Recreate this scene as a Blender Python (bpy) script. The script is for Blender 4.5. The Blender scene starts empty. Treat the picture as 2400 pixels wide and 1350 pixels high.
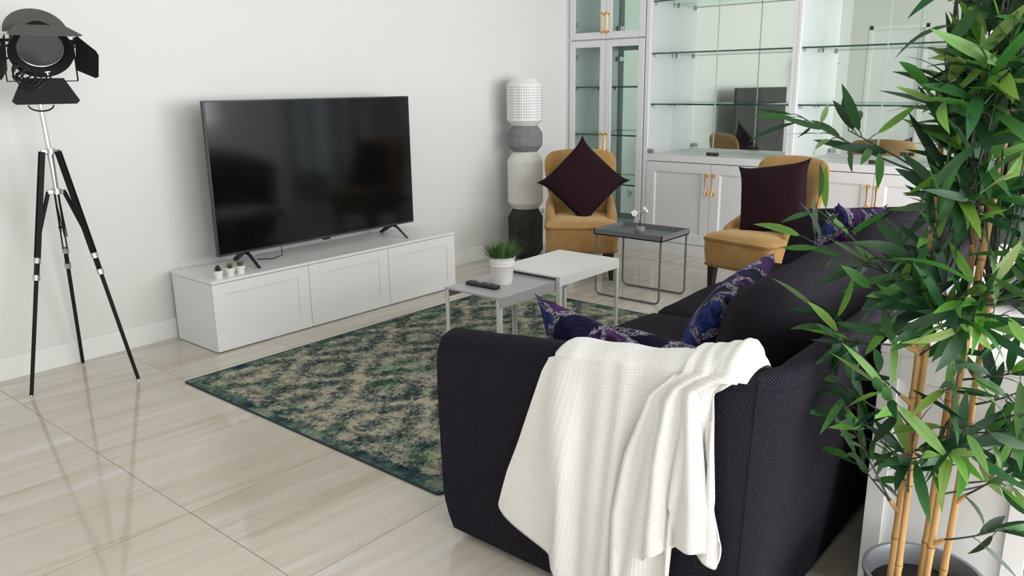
import bpy, bmesh, math, random
from mathutils import Vector, Matrix, noise
C = bpy.context.scene.collection
PI = math.pi
R = math.radians
random.seed(7)

# ------------------------------------------------------------------ camera
YAW, PIT, ROL = R(40.269), R(14.3665), R(-0.7106)
Fw = Vector((math.cos(YAW) * math.cos(PIT), math.sin(YAW) * math.cos(PIT), -math.sin(PIT)))
Rt = Vector((math.sin(YAW), -math.cos(YAW), 0))
Up = Rt.cross(Fw)
R2 = math.cos(ROL) * Rt + math.sin(ROL) * Up
U2 = -math.sin(ROL) * Rt + math.cos(ROL) * Up
cd = bpy.data.cameras.new('camera')
cd.sensor_width = 36
cd.lens = 1854.18 / 2400 * 36
cd.clip_start = 0.05
cam = bpy.data.objects.new('camera', cd)
C.objects.link(cam)
m3 = Matrix((R2, U2, -Fw)).transposed()
cam.matrix_world = Matrix.Translation((0, 0, 1.357)) @ m3.to_4x4()
bpy.context.scene.camera = cam

# ------------------------------------------------------------------ world, light, exposure
sc = bpy.context.scene
sc.view_settings.view_transform = 'Standard'
sc.view_settings.look = 'None'
sc.view_settings.gamma = 1
sc.view_settings.exposure = -0.31
w = bpy.data.worlds.new('sky')
sc.world = w
w.use_nodes = True
w.node_tree.nodes['Background'].inputs[0].default_value = (0.85, 0.93, 1.0, 1)
w.node_tree.nodes['Background'].inputs[1].default_value = 2.2


def area(name, loc, rot, sx, sy, power, col):
    l = bpy.data.lights.new(name, 'AREA')
    l.shape = 'RECTANGLE'
    l.size, l.size_y, l.energy, l.color = sx, sy, power, col
    o = bpy.data.objects.new(name, l)
    C.objects.link(o)
    o.location = loc
    o.rotation_euler = rot
    return o


# daylight entering through the two windows (just inside the panes); patio one widened to brighten the near floor
area('daylight_patio', (2.7, -3.45, 1.3), (R(90), 0, 0), 6.4, 2.3, 385, (0.985, 0.98, 1.0))
area('daylight_window', (5.62, -2.8, 1.6), (0, R(90), 0), 1.4, 1.7, 90, (0.95, 0.97, 1.0))

# ------------------------------------------------------------------ materials
def mat(name, col=(0.8, 0.8, 0.8), rough=0.5, metal=0.0, spec=0.5, sheen=0.0, coat=0.0):
    m = bpy.data.materials.new(name)
    m.use_nodes = True
    b = m.node_tree.nodes['Principled BSDF']
    b.inputs['Base Color'].default_value = (*col, 1)
    b.inputs['Roughness'].default_value = rough
    b.inputs['Metallic'].default_value = metal
    b.inputs['Specular IOR Level'].default_value = spec
    b.inputs['Sheen Weight'].default_value = sheen
    b.inputs['Coat Weight'].default_value = coat
    return m


class NT:
    def __init__(s, m):
        s.t = m.node_tree
        s.n = s.t.nodes
        s.b = s.n['Principled BSDF']

    def add(s, typ, **kw):
        n = s.n.new(typ)
        for k, v in kw.items():
            if k.startswith('i_'):
                n.inputs[k[2:].replace('_', ' ')].default_value = v
            else:
                setattr(n, k, v)
        return n

    def l(s, a, b):
        s.t.links.new(a, b)

    def coord(s, which='Object', scale=(1, 1, 1), rot=(0, 0, 0)):
        tc = s.add('ShaderNodeTexCoord')
        mp = s.add('ShaderNodeMapping')
        mp.inputs['Scale'].default_value = scale
        mp.inputs['Rotation'].default_value = rot
        s.l(tc.outputs[which], mp.inputs[0])
        return mp.outputs[0]

    def noise(s, vec, scale, detail=4, rough=0.5, dist=0.0):
        n = s.add('ShaderNodeTexNoise')
        n.inputs['Scale'].default_value = scale
        n.inputs['Detail'].default_value = detail
        n.inputs['Roughness'].default_value = rough
        n.inputs['Distortion'].default_value = dist
        s.l(vec, n.inputs['Vector'])
        return n

    def math(s, op, a, b=None, c=None):
        n = s.add('ShaderNodeMath', operation=op)
        for i, v in enumerate((a, b, c)):
            if v is None:
                continue
            if isinstance(v, (int, float)):
                n.inputs[i].default_value = v
            else:
                s.l(v, n.inputs[i])
        return n.outputs[0]

    def ramp(s, fac, stops, interp='LINEAR'):
        n = s.add('ShaderNodeValToRGB')
        cr = n.color_ramp
        cr.interpolation = interp
        while len(cr.elements) < len(stops):
            cr.elements.new(0.5)
        for e, (p, c) in zip(cr.elements, stops):
            e.position = p
            e.color = (*c, 1) if len(c) == 3 else c
        s.l(fac, n.inputs[0])
        return n.outputs[0]

    def mix(s, fac, a, b, mode='MIX'):
        n = s.add('ShaderNodeMix', data_type='RGBA', blend_type=mode)
        for i, v in ((0, fac), (6, a), (7, b)):
            if isinstance(v, (int, float)):
                n.inputs[i].default_value = v
            elif isinstance(v, tuple):
                n.inputs[i].default_value = (*v, 1)
            else:
                s.l(v, n.inputs[i])
        return n.outputs[2]

    def bump(s, h, strength=0.2, dist=0.002):
        n = s.add('ShaderNodeBump')
        n.inputs['Strength'].default_value = strength
        n.inputs['Distance'].default_value = dist
        s.l(h, n.inputs['Height'])
        s.l(n.outputs[0], s.b.inputs['Normal'])


def thin_glass(name, tint, refl=1.0, rough=0.0):
    m = bpy.data.materials.new(name)
    m.use_nodes = True
    t = m.node_tree
    for n in list(t.nodes):
        t.nodes.remove(n)
    o = t.nodes.new('ShaderNodeOutputMaterial')
    tr = t.nodes.new('ShaderNodeBsdfTransparent')
    tr.inputs[0].default_value = (*tint, 1)
    gl = t.nodes.new('ShaderNodeBsdfGlossy')
    gl.inputs[0].default_value = (0.95, 1, 0.98, 1)
    gl.inputs['Roughness'].default_value = rough
    fr = t.nodes.new('ShaderNodeFresnel')
    fr.inputs[0].default_value = 1.45
    mu = t.nodes.new('ShaderNodeMath')
    mu.operation = 'MULTIPLY'
    mu.inputs[1].default_value = refl
    mx = t.nodes.new('ShaderNodeMixShader')
    ge = t.nodes.new('ShaderNodeNewGeometry')
    inv = t.nodes.new('ShaderNodeMath')
    inv.operation = 'SUBTRACT'
    inv.inputs[0].default_value = 1.0
    m2 = t.nodes.new('ShaderNodeMath')
    m2.operation = 'MULTIPLY'
    t.links.new(ge.outputs['Backfacing'], inv.inputs[1])
    t.links.new(fr.outputs[0], mu.inputs[0])
    t.links.new(mu.outputs[0], m2.inputs[0])
    t.links.new(inv.outputs[0], m2.inputs[1])
    t.links.new(m2.outputs[0], mx.inputs[0])
    t.links.new(tr.outputs[0], mx.inputs[1])
    t.links.new(gl.outputs[0], mx.inputs[2])
    t.links.new(mx.outputs[0], o.inputs[0])
    return m


M = {}
M['wall'] = mat('wall_paint', (0.715, 0.715, 0.69), 0.55, spec=0.3)
q = NT(M['wall'])
q.bump(q.noise(q.coord(), 60, 3).outputs[0], 0.08, 0.001)
M['skirt'] = mat('skirting_tile', (0.80, 0.80, 0.78), 0.25)
M['ceil'] = mat('ceiling_paint', (0.85, 0.85, 0.83), 0.8)
M['white'] = mat('white_lacquer', (0.80, 0.80, 0.80), 0.32)
M['cab'] = mat('cabinet_white', (0.78, 0.78, 0.80), 0.38)
M['gap'] = mat('dark_gap', (0.05, 0.05, 0.05), 0.8)
M['black'] = mat('black_plastic', (0.012, 0.012, 0.013), 0.35)
M['blackmatte'] = mat('black_powder_metal', (0.008, 0.009, 0.009), 0.65, spec=0.25)
M['chrome'] = mat('chrome', (0.78, 0.78, 0.78), 0.16, 1.0)
M['steel'] = mat('brushed_steel', (0.55, 0.54, 0.52), 0.35, 1.0)
M['lockbronze'] = mat('dark_bronze', (0.10, 0.06, 0.045), 0.4, 0.6)
M['gold'] = mat('polished_brass', (0.86, 0.58, 0.22), 0.22, 1.0)
M['woodblack'] = mat('black_stained_wood', (0.010, 0.009, 0.008), 0.45)
M['screen'] = mat('tv_screen', (0.0035, 0.0035, 0.0035), 0.10, spec=0.30)
M['bezel'] = mat('tv_bezel', (0.03, 0.035, 0.04), 0.4)
M['mirror'] = mat('mirror', (0.87, 0.92, 0.875), 0.004, 1.0)
M['glass'] = thin_glass('clear_pane', (0.985, 0.996, 0.992), 0.8)
M['doorglass'] = thin_glass('greenish_pane', (0.915, 0.965, 0.945), 0.8)
M['shelfglass'] = thin_glass('shelf_glass', (0.90, 0.97, 0.945), 0.8)
M['glassedge'] = mat('shelf_glass_edge', (0.008, 0.05, 0.042), 0.15)
M['graytray'] = mat('grey_steel_tray', (0.155, 0.165, 0.172), 0.5)
M['graytube'] = mat('grey_steel_tube', (0.13, 0.13, 0.12), 0.4)
M['tblgray'] = mat('light_grey_table', (0.40, 0.405, 0.41), 0.35)
M['tblwhite'] = mat('white_table', (0.80, 0.80, 0.78), 0.35)
M['tblleg'] = mat('white_table_leg', (0.68, 0.68, 0.64), 0.4)
M['potwhite'] = mat('white_pot', (0.82, 0.81, 0.79), 0.4)
M['soil'] = mat('dark_soil', (0.01, 0.009, 0.007), 0.9)
M['concrete'] = mat('grey_concrete', (0.24, 0.235, 0.23), 0.85)
M['petal'] = mat('white_petal', (0.85, 0.83, 0.78), 0.6)
M['petalheart'] = mat('yellow_petal_heart', (0.45, 0.28, 0.08), 0.6)
M['stemgreen'] = mat('dark_green_stem', (0.03, 0.06, 0.02), 0.5)
M['twig'] = mat('dark_twig', (0.045, 0.05, 0.04), 0.6)
M['planter'] = mat('grey_metal_planter', (0.30, 0.31, 0.34), 0.38, 0.6)
M['aubergine'] = mat('aubergine_cotton', (0.021, 0.0075, 0.012), 0.9, spec=0.15)
M['auberpipe'] = mat('black_piping', (0.006, 0.004, 0.005), 0.7)
M['rubber'] = mat('black_cable', (0.008, 0.008, 0.008), 0.5)
M['button'] = mat('grey_button', (0.10, 0.10, 0.11), 0.5)
M['lens'] = mat('reflector', (0.22, 0.22, 0.26), 0.25, 0.8)
q = NT(M['lens'])
q.bump(q.noise(q.coord(scale=(1, 1, 1)), 260, 1).outputs[0], 0.5, 0.003)
M['lamplit'] = mat('lamp_black_lit', (0.07, 0.07, 0.066), 0.6)  # black lamp metal painted paler, as if lit from above
M['darkglass'] = mat('dark_door', (0.02, 0.022, 0.022), 0.3)
M['ceramic'] = mat('grey_ceramic', (0.09, 0.09, 0.10), 0.5)

# floor: polished beige veined tiles, 0.61 m
M['floor'] = m = mat('polished_veined_tile', rough=0.06, spec=0.5)
q = NT(m)
v = q.coord()
sx = q.add('ShaderNodeSeparateXYZ')
q.l(v, sx.inputs[0])
X, Y = sx.outputs[0], sx.outputs[1]
tx = q.math('DIVIDE', q.math('SUBTRACT', X, 1.103), 0.6105)
ty = q.math('DIVIDE', q.math('SUBTRACT', Y, 1.739), 0.604)
ix, iy = q.math('FLOOR', tx), q.math('FLOOR', ty)
fx, fy = q.math('FRACT', tx), q.math('FRACT', ty)
ex = q.math('SUBTRACT', 0.5, q.math('ABSOLUTE', q.math('SUBTRACT', fx, 0.5)))
ey = q.math('SUBTRACT', 0.5, q.math('ABSOLUTE', q.math('SUBTRACT', fy, 0.5)))
grout = q.math('LESS_THAN', q.math('MINIMUM', ex, ey), 0.0019)
# veins run along X, offset per tile
cb = q.add('ShaderNodeCombineXYZ')
q.l(q.math('ADD', q.math('MULTIPLY', X, 0.55), q.math('MULTIPLY', ix, 7.3)), cb.inputs[0])
q.l(q.math('ADD', q.math('MULTIPLY', Y, 9.0), q.math('ADD', q.math('MULTIPLY', iy, 3.1), q.math('MULTIPLY', X, 0.9))), cb.inputs[1])
q.l(q.math('MULTIPLY', iy, 5.7), cb.inputs[2])
n1 = q.noise(cb.outputs[0], 1.3, 5, 0.6, 0.8)
n2 = q.noise(cb.outputs[0], 4.5, 4, 0.6, 0.4)
c1 = q.ramp(n1.outputs[0], [(0.25, (0.52, 0.455, 0.37)), (0.42, (0.60, 0.545, 0.465)), (0.58, (0.635, 0.59, 0.52)), (0.76, (0.70, 0.675, 0.645))])
c2 = q.ramp(n2.outputs[0], [(0.35, (0.90, 0.89, 0.87)), (0.6, (1, 1, 1))])
c3 = q.mix(0.5, c1, c2, 'MULTIPLY')
n3 = q.noise(cb.outputs[0], 0.7, 3, 0.55, 0.6)
c3 = q.mix(q.ramp(n3.outputs[0], [(0.56, (0, 0, 0)), (0.60, (0.55, 0.55, 0.55))]), c3, (0.50, 0.43, 0.335))
q.l(q.mix(grout, c3, (0.16, 0.14, 0.115)), q.b.inputs['Base Color'])
q.l(q.math('MULTIPLY_ADD', grout, 0.5, 0.055), q.b.inputs['Roughness'])

# rug: distressed teal / cream ornament
M['rug'] = m = mat('distressed_oriental_weave', rough=0.95, spec=0.1)
q = NT(m)
v = q.coord()
sx = q.add('ShaderNodeSeparateXYZ')
q.l(v, sx.inputs[0])
X, Y = sx.outputs[0], sx.outputs[1]
nd = q.noise(v, 6, 3, 0.6)
nd2 = q.noise(v, 30, 3, 0.6)
wx = q.math('ADD', X, q.math('MULTIPLY', q.math('SUBTRACT', nd.outputs[0], 0.5), 0.10))
wy = q.math('ADD', Y, q.math('MULTIPLY', q.math('SUBTRACT', nd2.outputs[0], 0.5), 0.05))
mx_ = q.math('PINGPONG', wx, 0.31)
my_ = q.math('PINGPONG', wy, 0.235)
cb = q.add('ShaderNodeCombineXYZ')
q.l(mx_, cb.inputs[0])
q.l(my_, cb.inputs[1])
vo = q.add('ShaderNodeTexVoronoi', feature='DISTANCE_TO_EDGE')
vo.inputs['Scale'].default_value = 11
q.l(cb.outputs[0], vo.inputs['Vector'])
vo2 = q.add('ShaderNodeTexVoronoi', feature='F1')
vo2.inputs['Scale'].default_value = 26
q.l(cb.outputs[0], vo2.inputs['Vector'])
orn = q.noise(cb.outputs[0], 9, 2, 0.5, 2.5)
orn2 = q.noise(cb.outputs[0], 34, 2, 0.5, 1.2)
fine = q.noise(q.coord(scale=(1.0, 2.2, 1)), 70, 4, 0.65, 0.6)
broad = q.noise(v, 2.6, 3, 0.6)
dia = q.math('ADD', q.math('MULTIPLY', mx_, 3.2), q.math('MULTIPLY', my_, 4.2))
ring = q.math('SINE', q.math('MULTIPLY', dia, 9.0))
curl = q.noise(q.coord(scale=(1.0, 1.7, 1)), 26, 2, 0.55, 2.2)
ridge = q.math('SUBTRACT', 0.5, q.math('MULTIPLY', q.math('ABSOLUTE', q.math('SUBTRACT', curl.outputs[0], 0.5)), 5.0))
curl2 = q.noise(q.coord(scale=(1.0, 1.7, 1)), 48, 2, 0.5, 1.6)
ridge2 = q.math('SUBTRACT', 0.5, q.math('MULTIPLY', q.math('ABSOLUTE', q.math('SUBTRACT', curl2.outputs[0], 0.5)), 4.0))
s = q.math('ADD', q.math('MULTIPLY', orn.outputs[0], 0.55), q.math('MULTIPLY', orn2.outputs[0], 0.35))
s = q.math('ADD', s, q.math('MULTIPLY', ring, 0.085))
s = q.math('ADD', s, q.math('MULTIPLY', ridge, -0.085))
s = q.math('ADD', s, q.math('MULTIPLY', ridge2, 0.075))
s = q.math('ADD', s, q.math('MULTIPLY', q.math('SUBTRACT', fine.outputs[0], 0.5), 0.95))
s = q.math('ADD', s, q.math('MULTIPLY', q.math('SUBTRACT', broad.outputs[0], 0.5), 0.28))
s = q.math('ADD', s, q.math('MULTIPLY', q.math('LESS_THAN', vo.outputs[0], 0.035), 0.05))
field = q.ramp(s, [(0.27, (0.020, 0.033, 0.038)), (0.36, (0.055, 0.085, 0.085)), (0.42, (0.135, 0.160, 0.140)),
                   (0.465, (0.245, 0.245, 0.205)), (0.54, (0.42, 0.375, 0.285)), (0.72, (0.53, 0.465, 0.36))])
tealn = q.noise(v, 4.2, 4, 0.6, 0.7)
tealm = q.ramp(tealn.outputs[0], [(0.53, (0, 0, 0)), (0.62, (0.75, 0.75, 0.75))])
field = q.mix(tealm, field, (0.52, 0.84, 0.70), 'MULTIPLY')
# border: object origin at rug centre, half sizes 1.165 x 0.855
bx = q.math('SUBTRACT', 1.165, q.math('ABSOLUTE', X))
by = q.math('SUBTRACT', 0.855, q.math('ABSOLUTE', Y))
bd = q.math('MINIMUM', bx, by)
bdn = q.math('ADD', bd, q.math('MULTIPLY', q.math('SUBTRACT', fine.outputs[0], 0.5), 0.05))
bmask = q.math('LESS_THAN', q.math('ADD', bdn, q.math('MULTIPLY', q.math('SUBTRACT', tealn.outputs[0], 0.5), 0.12)), 0.055)
bcol = q.ramp(q.math('ADD', q.math('MULTIPLY', nd.outputs[0], 0.62), q.math('MULTIPLY', fine.outputs[0], 0.42)),
              [(0.41, (0.016, 0.026, 0.045)), (0.48, (0.035, 0.065, 0.070)), (0.53, (0.085, 0.145, 0.12)), (0.60, (0.25, 0.28, 0.21))])
cc = q.mix(bmask, field, bcol)
line = q.math('LESS_THAN', q.math('ABSOLUTE', q.math('SUBTRACT', bdn, 0.135)), 0.012)
cc = q.mix(q.math('MULTIPLY', line, 0.45), cc, (0.06, 0.085, 0.07))
q.l(cc, q.b.inputs['Base Color'])
q.bump(fine.outputs[0], 0.6, 0.004)
M['rugedge'] = mat('rug_binding', (0.018, 0.030, 0.038), 0.9)


def weave(m, cellx, dark, light, thr=0.55, strength=0.5, which='UV'):
    q = NT(m)
    v = q.coord(which)
    sx = q.add('ShaderNodeSeparateXYZ')
    q.l(v, sx.inputs[0])
    a = q.math('SINE', q.math('MULTIPLY', sx.outputs[0], 2 * PI / cellx))
    b = q.math('SINE', q.math('MULTIPLY', sx.outputs[1], 2 * PI / cellx))
    p = q.math('MULTIPLY', a, b)
    n = q.noise(v, 1.5 / cellx, 2, 0.6)
    f = q.math('ADD', p, q.math('MULTIPLY', q.math('SUBTRACT', n.outputs[0], 0.5), 1.6))
    q.l(q.ramp(q.math('MULTIPLY_ADD', f, 0.5, 0.5), [(thr, dark), (min(thr + 0.35, 1), light)]), q.b.inputs['Base Color'])
    q.bump(f, strength, cellx * 0.25)


M['sofa'] = mat('charcoal_purple_weave', rough=0.9, spec=0.12)
weave(M['sofa'], 0.0070, (0.0090, 0.0074, 0.0110), (0.056, 0.050, 0.076), 0.58, 0.45)
M['sofaseat'] = mat('charcoal_purple_cloth', (0.0150, 0.0125, 0.0180), 0.9, spec=0.12)
q = NT(M['sofaseat'])
q.bump(q.noise(q.coord(), 400, 2).outputs[0], 0.25, 0.001)

# white waffle blanket
M['throw'] = m = mat('white_waffle_cotton', (0.84, 0.83, 0.81), 0.9, spec=0.1)
q = NT(m)
v = q.coord('UV')
sx = q.add('ShaderNodeSeparateXYZ')
q.l(v, sx.inputs[0])
a = q.math('POWER', q.math('ABSOLUTE', q.math('SINE', q.math('MULTIPLY', sx.outputs[0], PI / 0.0082))), 3)
b = q.math('POWER', q.math('ABSOLUTE', q.math('SINE', q.math('MULTIPLY', sx.outputs[1], PI / 0.0082))), 3)
q.bump(q.math('MAXIMUM', a, b), 0.5, 0.0018)

# mustard velvet
M['velvet'] = m = mat('mustard_velvet', rough=0.75, spec=0.2, sheen=0.6)
m.node_tree.nodes['Principled BSDF'].inputs['Sheen Tint'].default_value = (1.0, 0.78, 0.45, 1)
q = NT(m)
n = q.noise(q.coord(), 7, 4, 0.6)
q.l(q.ramp(n.outputs[0], [(0.35, (0.36, 0.20, 0.065)), (0.65, (0.45, 0.265, 0.10))]), q.b.inputs['Base Color'])
q.bump(q.noise(q.coord(), 500, 2).outputs[0], 0.15, 0.0008)
M['velvetpipe'] = mat('mustard_piping', (0.27, 0.135, 0.035), 0.8)

# purple/blue floral cloth
M['floral'] = m = mat('purple_blue_floral', rough=0.8, spec=0.15)
q = NT(m)
v = q.coord()
nz = q.noise(v, 5, 3, 0.5)
wv = q.mix(0.18, v, nz.outputs[1], 'ADD')
vo = q.add('ShaderNodeTexVoronoi', feature='F1')
vo.inputs['Scale'].default_value = 8.5
q.l(wv, vo.inputs['Vector'])
vd = q.add('ShaderNodeTexVoronoi', feature='DISTANCE_TO_EDGE')
vd.inputs['Scale'].default_value = 8.5
q.l(wv, vd.inputs['Vector'])
sepc = q.add('ShaderNodeSeparateColor')
q.l(vo.outputs['Color'], sepc.inputs[0])
pc = q.ramp(sepc.outputs[0], [(0.0, (0.012, 0.009, 0.040)), (0.22, (0.045, 0.018, 0.075)), (0.42, (0.022, 0.035, 0.14)),
                              (0.58, (0.010, 0.010, 0.034)), (0.76, (0.060, 0.022, 0.085)), (0.90, (0.035, 0.055, 0.17))], 'CONSTANT')
pet = q.noise(v, 14, 4, 0.6, 1.5)
pc = q.mix(0.9, pc, q.ramp(pet.outputs[0], [(0.38, (0.22, 0.22, 0.28)), (0.50, (0.75, 0.75, 0.8)), (0.60, (1.5, 1.5, 1.6))]), 'MULTIPLY')
fr = q.noise(v, 130, 2, 0.6)
spk = q.ramp(fr.outputs[0], [(0.44, (0.03, 0.025, 0.06)), (0.56, (0.30, 0.28, 0.33))])
em = q.math('LESS_THAN', q.math('ADD', vd.outputs[0], q.math('MULTIPLY', q.math('SUBTRACT', pet.outputs[0], 0.5), 0.25)), 0.075)
gm = q.math('MULTIPLY', em, q.math('GREATER_THAN', pet.outputs[0], 0.40))
q.l(q.mix(gm, pc, spk), q.b.inputs['Base Color'])
q.bump(fr.outputs[0], 0.15, 0.001)

# paper lamp materials
M['paper'] = m = mat('perforated_white_metal', rough=0.6)
q = NT(m)
v = q.coord('UV')
sx = q.add('ShaderNodeSeparateXYZ')
q.l(v, sx.inputs[0])
du = q.math('SUBTRACT', q.math('FRACT', q.math('MULTIPLY', sx.outputs[0], 44)), 0.5)
dv = q.math('SUBTRACT', q.math('FRACT', q.math('DIVIDE', sx.outputs[1], 0.0205)), 0.5)
d2 = q.math('ADD', q.math('MULTIPLY', du, du), q.math('MULTIPLY', dv, dv))
hole = q.math('LESS_THAN', d2, 0.055)
inz = q.math('MULTIPLY', q.math('GREATER_THAN', sx.outputs[1], 1.1), q.math('LESS_THAN', sx.outputs[1], 1.35))
q.l(q.mix(q.math('MULTIPLY', hole, inz), (0.80, 0.80, 0.79), (0.30, 0.30, 0.29)), q.b.inputs['Base Color'])
M['ribpaper'] = m = mat('ribbed_white_ceramic', (0.74, 0.735, 0.70), 0.7)
M['lampmid'] = m = mat('grey_concrete_segment', (0.21, 0.205, 0.225), 0.85)
q = NT(m)
q.l(q.ramp(q.noise(q.coord(), 30, 4).outputs[0], [(0.3, (0.18, 0.175, 0.195)), (0.7, (0.235, 0.23, 0.25))]), q.b.inputs['Base Color'])
M['lampbase'] = m = mat('black_stone_segment', (0.022, 0.024, 0.022), 0.75)
q = NT(m)
q.l(q.ramp(q.noise(q.coord(), 25, 5).outputs[0], [(0.3, (0.014, 0.016, 0.014)), (0.75, (0.04, 0.043, 0.038))]), q.b.inputs['Base Color'])

# leaves: tint stored per leaf; the brightest greens paint in lit leaves
M['leaf'] = m = mat('bamboo_leaf', rough=0.42, spec=0.45)
q = NT(m)
at = q.add('ShaderNodeAttribute', attribute_name='tint')
uvn = q.coord('UV')
sx = q.add('ShaderNodeSeparateXYZ')
q.l(uvn, sx.inputs[0])
mid = q.math('LESS_THAN', q.math('ABSOLUTE', q.math('SUBTRACT', sx.outputs[0], 0.5)), 0.035)
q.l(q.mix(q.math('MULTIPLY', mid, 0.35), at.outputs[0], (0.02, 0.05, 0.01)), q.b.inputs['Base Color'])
tl = q.add('ShaderNodeBsdfTranslucent')
q.l(at.outputs[0], tl.inputs[0])
ms = q.add('ShaderNodeMixShader')
ms.inputs[0].default_value = 0.28
outn = [n for n in q.n if n.type == 'OUTPUT_MATERIAL'][0]
q.l(q.b.outputs[0], ms.inputs[1])
q.l(tl.outputs[0], ms.inputs[2])
q.l(ms.outputs[0], outn.inputs[0])
M['bamboo'] = m = mat('bamboo_cane', rough=0.4, spec=0.4)
q = NT(m)
q.l(q.ramp(q.noise(q.coord(scale=(30, 30, 3)), 3, 4).outputs[0], [(0.3, (0.47, 0.27, 0.10)), (0.7, (0.62, 0.38, 0.155))]), q.b.inputs['Base Color'])
M['node'] = mat('bamboo_node', (0.22, 0.11, 0.04), 0.6)
M['grass'] = m = mat('grass_blade', rough=0.5)
q = NT(m)
at = q.add('ShaderNodeAttribute', attribute_name='tint')
q.l(at.outputs[0], q.b.inputs['Base Color'])


# ------------------------------------------------------------------ geometry helpers
def new():
    return bmesh.new()


def box(bm, x0, x1, y0, y1, z0, z1, bev=0.0, seg=2, mi=0):
    r = bmesh.ops.create_cube(bm, size=1)
    vs = r['verts']
    bmesh.ops.scale(bm, vec=(abs(x1 - x0), abs(y1 - y0), abs(z1 - z0)), verts=vs)
    bmesh.ops.translate(bm, vec=((x0 + x1) / 2, (y0 + y1) / 2, (z0 + z1) / 2), verts=vs)
    fs = set(f for v_ in vs for f in v_.link_faces)
    for f in fs:
        f.material_index = mi
    if bev > 0:
        es = list({e for v_ in vs for e in v_.link_edges})
        bmesh.ops.bevel(bm, geom=es, offset=bev, segments=seg, affect='EDGES', profile=0.5)
    return bm


def tube(bm, pts, rad, n=8, cap=True, flat=None):
    """round tube along pts; rad number or list"""
    pts = [Vector(p) for p in pts]
    if isinstance(rad, (int, float)):
        rad = [rad] * len(pts)
    rings = []
    ref = None
    for i, p in enumerate(pts):
        if i == 0:
            t = pts[1] - pts[0]
        elif i == len(pts) - 1:
            t = pts[-1] - pts[-2]
        else:
            t = (pts[i + 1] - p).normalized() + (p - pts[i - 1]).normalized()
        t.normalize()
        if ref is None:
            ref = Vector((0, 0, 1)) if abs(t.z) < 0.9 else Vector((1, 0, 0))
        u = (ref - t * ref.dot(t)).normalized()
        ref = u
        vv = t.cross(u)
        ring = []
        for k in range(n):
            a = 2 * PI * k / n
            ring.append(bm.verts.new(p + rad[i] * (math.cos(a) * u + math.sin(a) * vv)))
        rings.append(ring)
    for a, b in zip(rings, rings[1:]):
        for k in range(n):
            bm.faces.new((a[k], a[(k + 1) % n], b[(k + 1) % n], b[k]))
    if cap:
        bm.faces.new(rings[0][::-1])
        bm.faces.new(rings[-1])
    return bm


def bar(bm, p, q_, w_, h_, up=(0, 0, 1)):
    """rectangular bar from p to q"""
    p, q_ = Vector(p), Vector(q_)
    t = (q_ - p).normalized()
    u = Vector(up)
    u = u - t * u.dot(t)
    if u.length < 1e-4:
        u = Vector((1, 0, 0)) - t * t.x
    u.normalize()
    s_ = t.cross(u)
    a = [bm.verts.new(p + s_ * w_ / 2 * i + u * h_ / 2 * j) for i, j in ((-1, -1), (1, -1), (1, 1), (-1, 1))]
    b = [bm.verts.new(q_ + s_ * w_ / 2 * i + u * h_ / 2 * j) for i, j in ((-1, -1), (1, -1), (1, 1), (-1, 1))]
    bm.faces.new(a[::-1])
    bm.faces.new(b)
    for k in range(4):
        bm.faces.new((a[k], a[(k + 1) % 4], b[(k + 1) % 4], b[k]))
    return bm


def lathe(bm, prof, n=24, c=(0, 0, 0), uvs=False, phase=0.0):
    rings = []
    uvl = bm.loops.layers.uv.verify() if uvs else None
    for r_, z in prof:
        if r_ < 1e-5:
            rings.append([bm.verts.new((c[0], c[1], c[2] + z))])
        else:
            rings.append([bm.verts.new((c[0] + r_ * math.cos(2 * PI * k / n + phase), c[1] + r_ * math.sin(2 * PI * k / n + phase), c[2] + z)) for k in range(n)])
    for j, (a, b) in enumerate(zip(rings, rings[1:])):
        for k in range(n):
            k2 = (k + 1) % n
            if len(a) == 1 and len(b) == 1:
                continue
            if len(a) == 1:
                f = bm.faces.new((a[0], b[k2], b[k]))
            elif len(b) == 1:
                f = bm.faces.new((a[k], a[k2], b[0]))
            else:
                f = bm.faces.new((a[k], a[k2], b[k2], b[k]))
                if uvs:
                    for lp, (uu, vv) in zip(f.loops, ((k / n, prof[j][1]), ((k + 1) / n, prof[j][1]), ((k + 1) / n, prof[j + 1][1]), (k / n, prof[j + 1][1]))):
                        lp[uvl].uv = (uu, vv)
    return bm


def loft(bm, rings, cap=True, close=True):
    rr = [[bm.verts.new(p) for p in ring] for ring in rings]
    n = len(rr[0])
    for a, b in zip(rr, rr[1:]):
        for k in range(n if close else n - 1):
            bm.faces.new((a[k], a[(k + 1) % n], b[(k + 1) % n], b[k]))
    if cap:
        bm.faces.new(rr[0][::-1])
        bm.faces.new(rr[-1])
    return bm


def prism(bm, poly, axis, d0, d1):
    """extrude 2D poly along axis 'x','y','z'"""
    def P(a, b, d):
        return {'x': (d, a, b), 'y': (a, d, b), 'z': (a, b, d)}[axis]
    return loft(bm, [[P(a, b, d0) for a, b in poly], [P(a, b, d1) for a, b in poly]])


SPLIT = {'shelf_clip', 'pivot_hinge', 'hinge', 'clamp', 'node_ring', 'seam', 'wire_stem', 'piping', 'tilt_knob', 'buttons', 'plug', 'cable_bundle', 'coiled_cord', 'cord', 'collar'}


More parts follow.
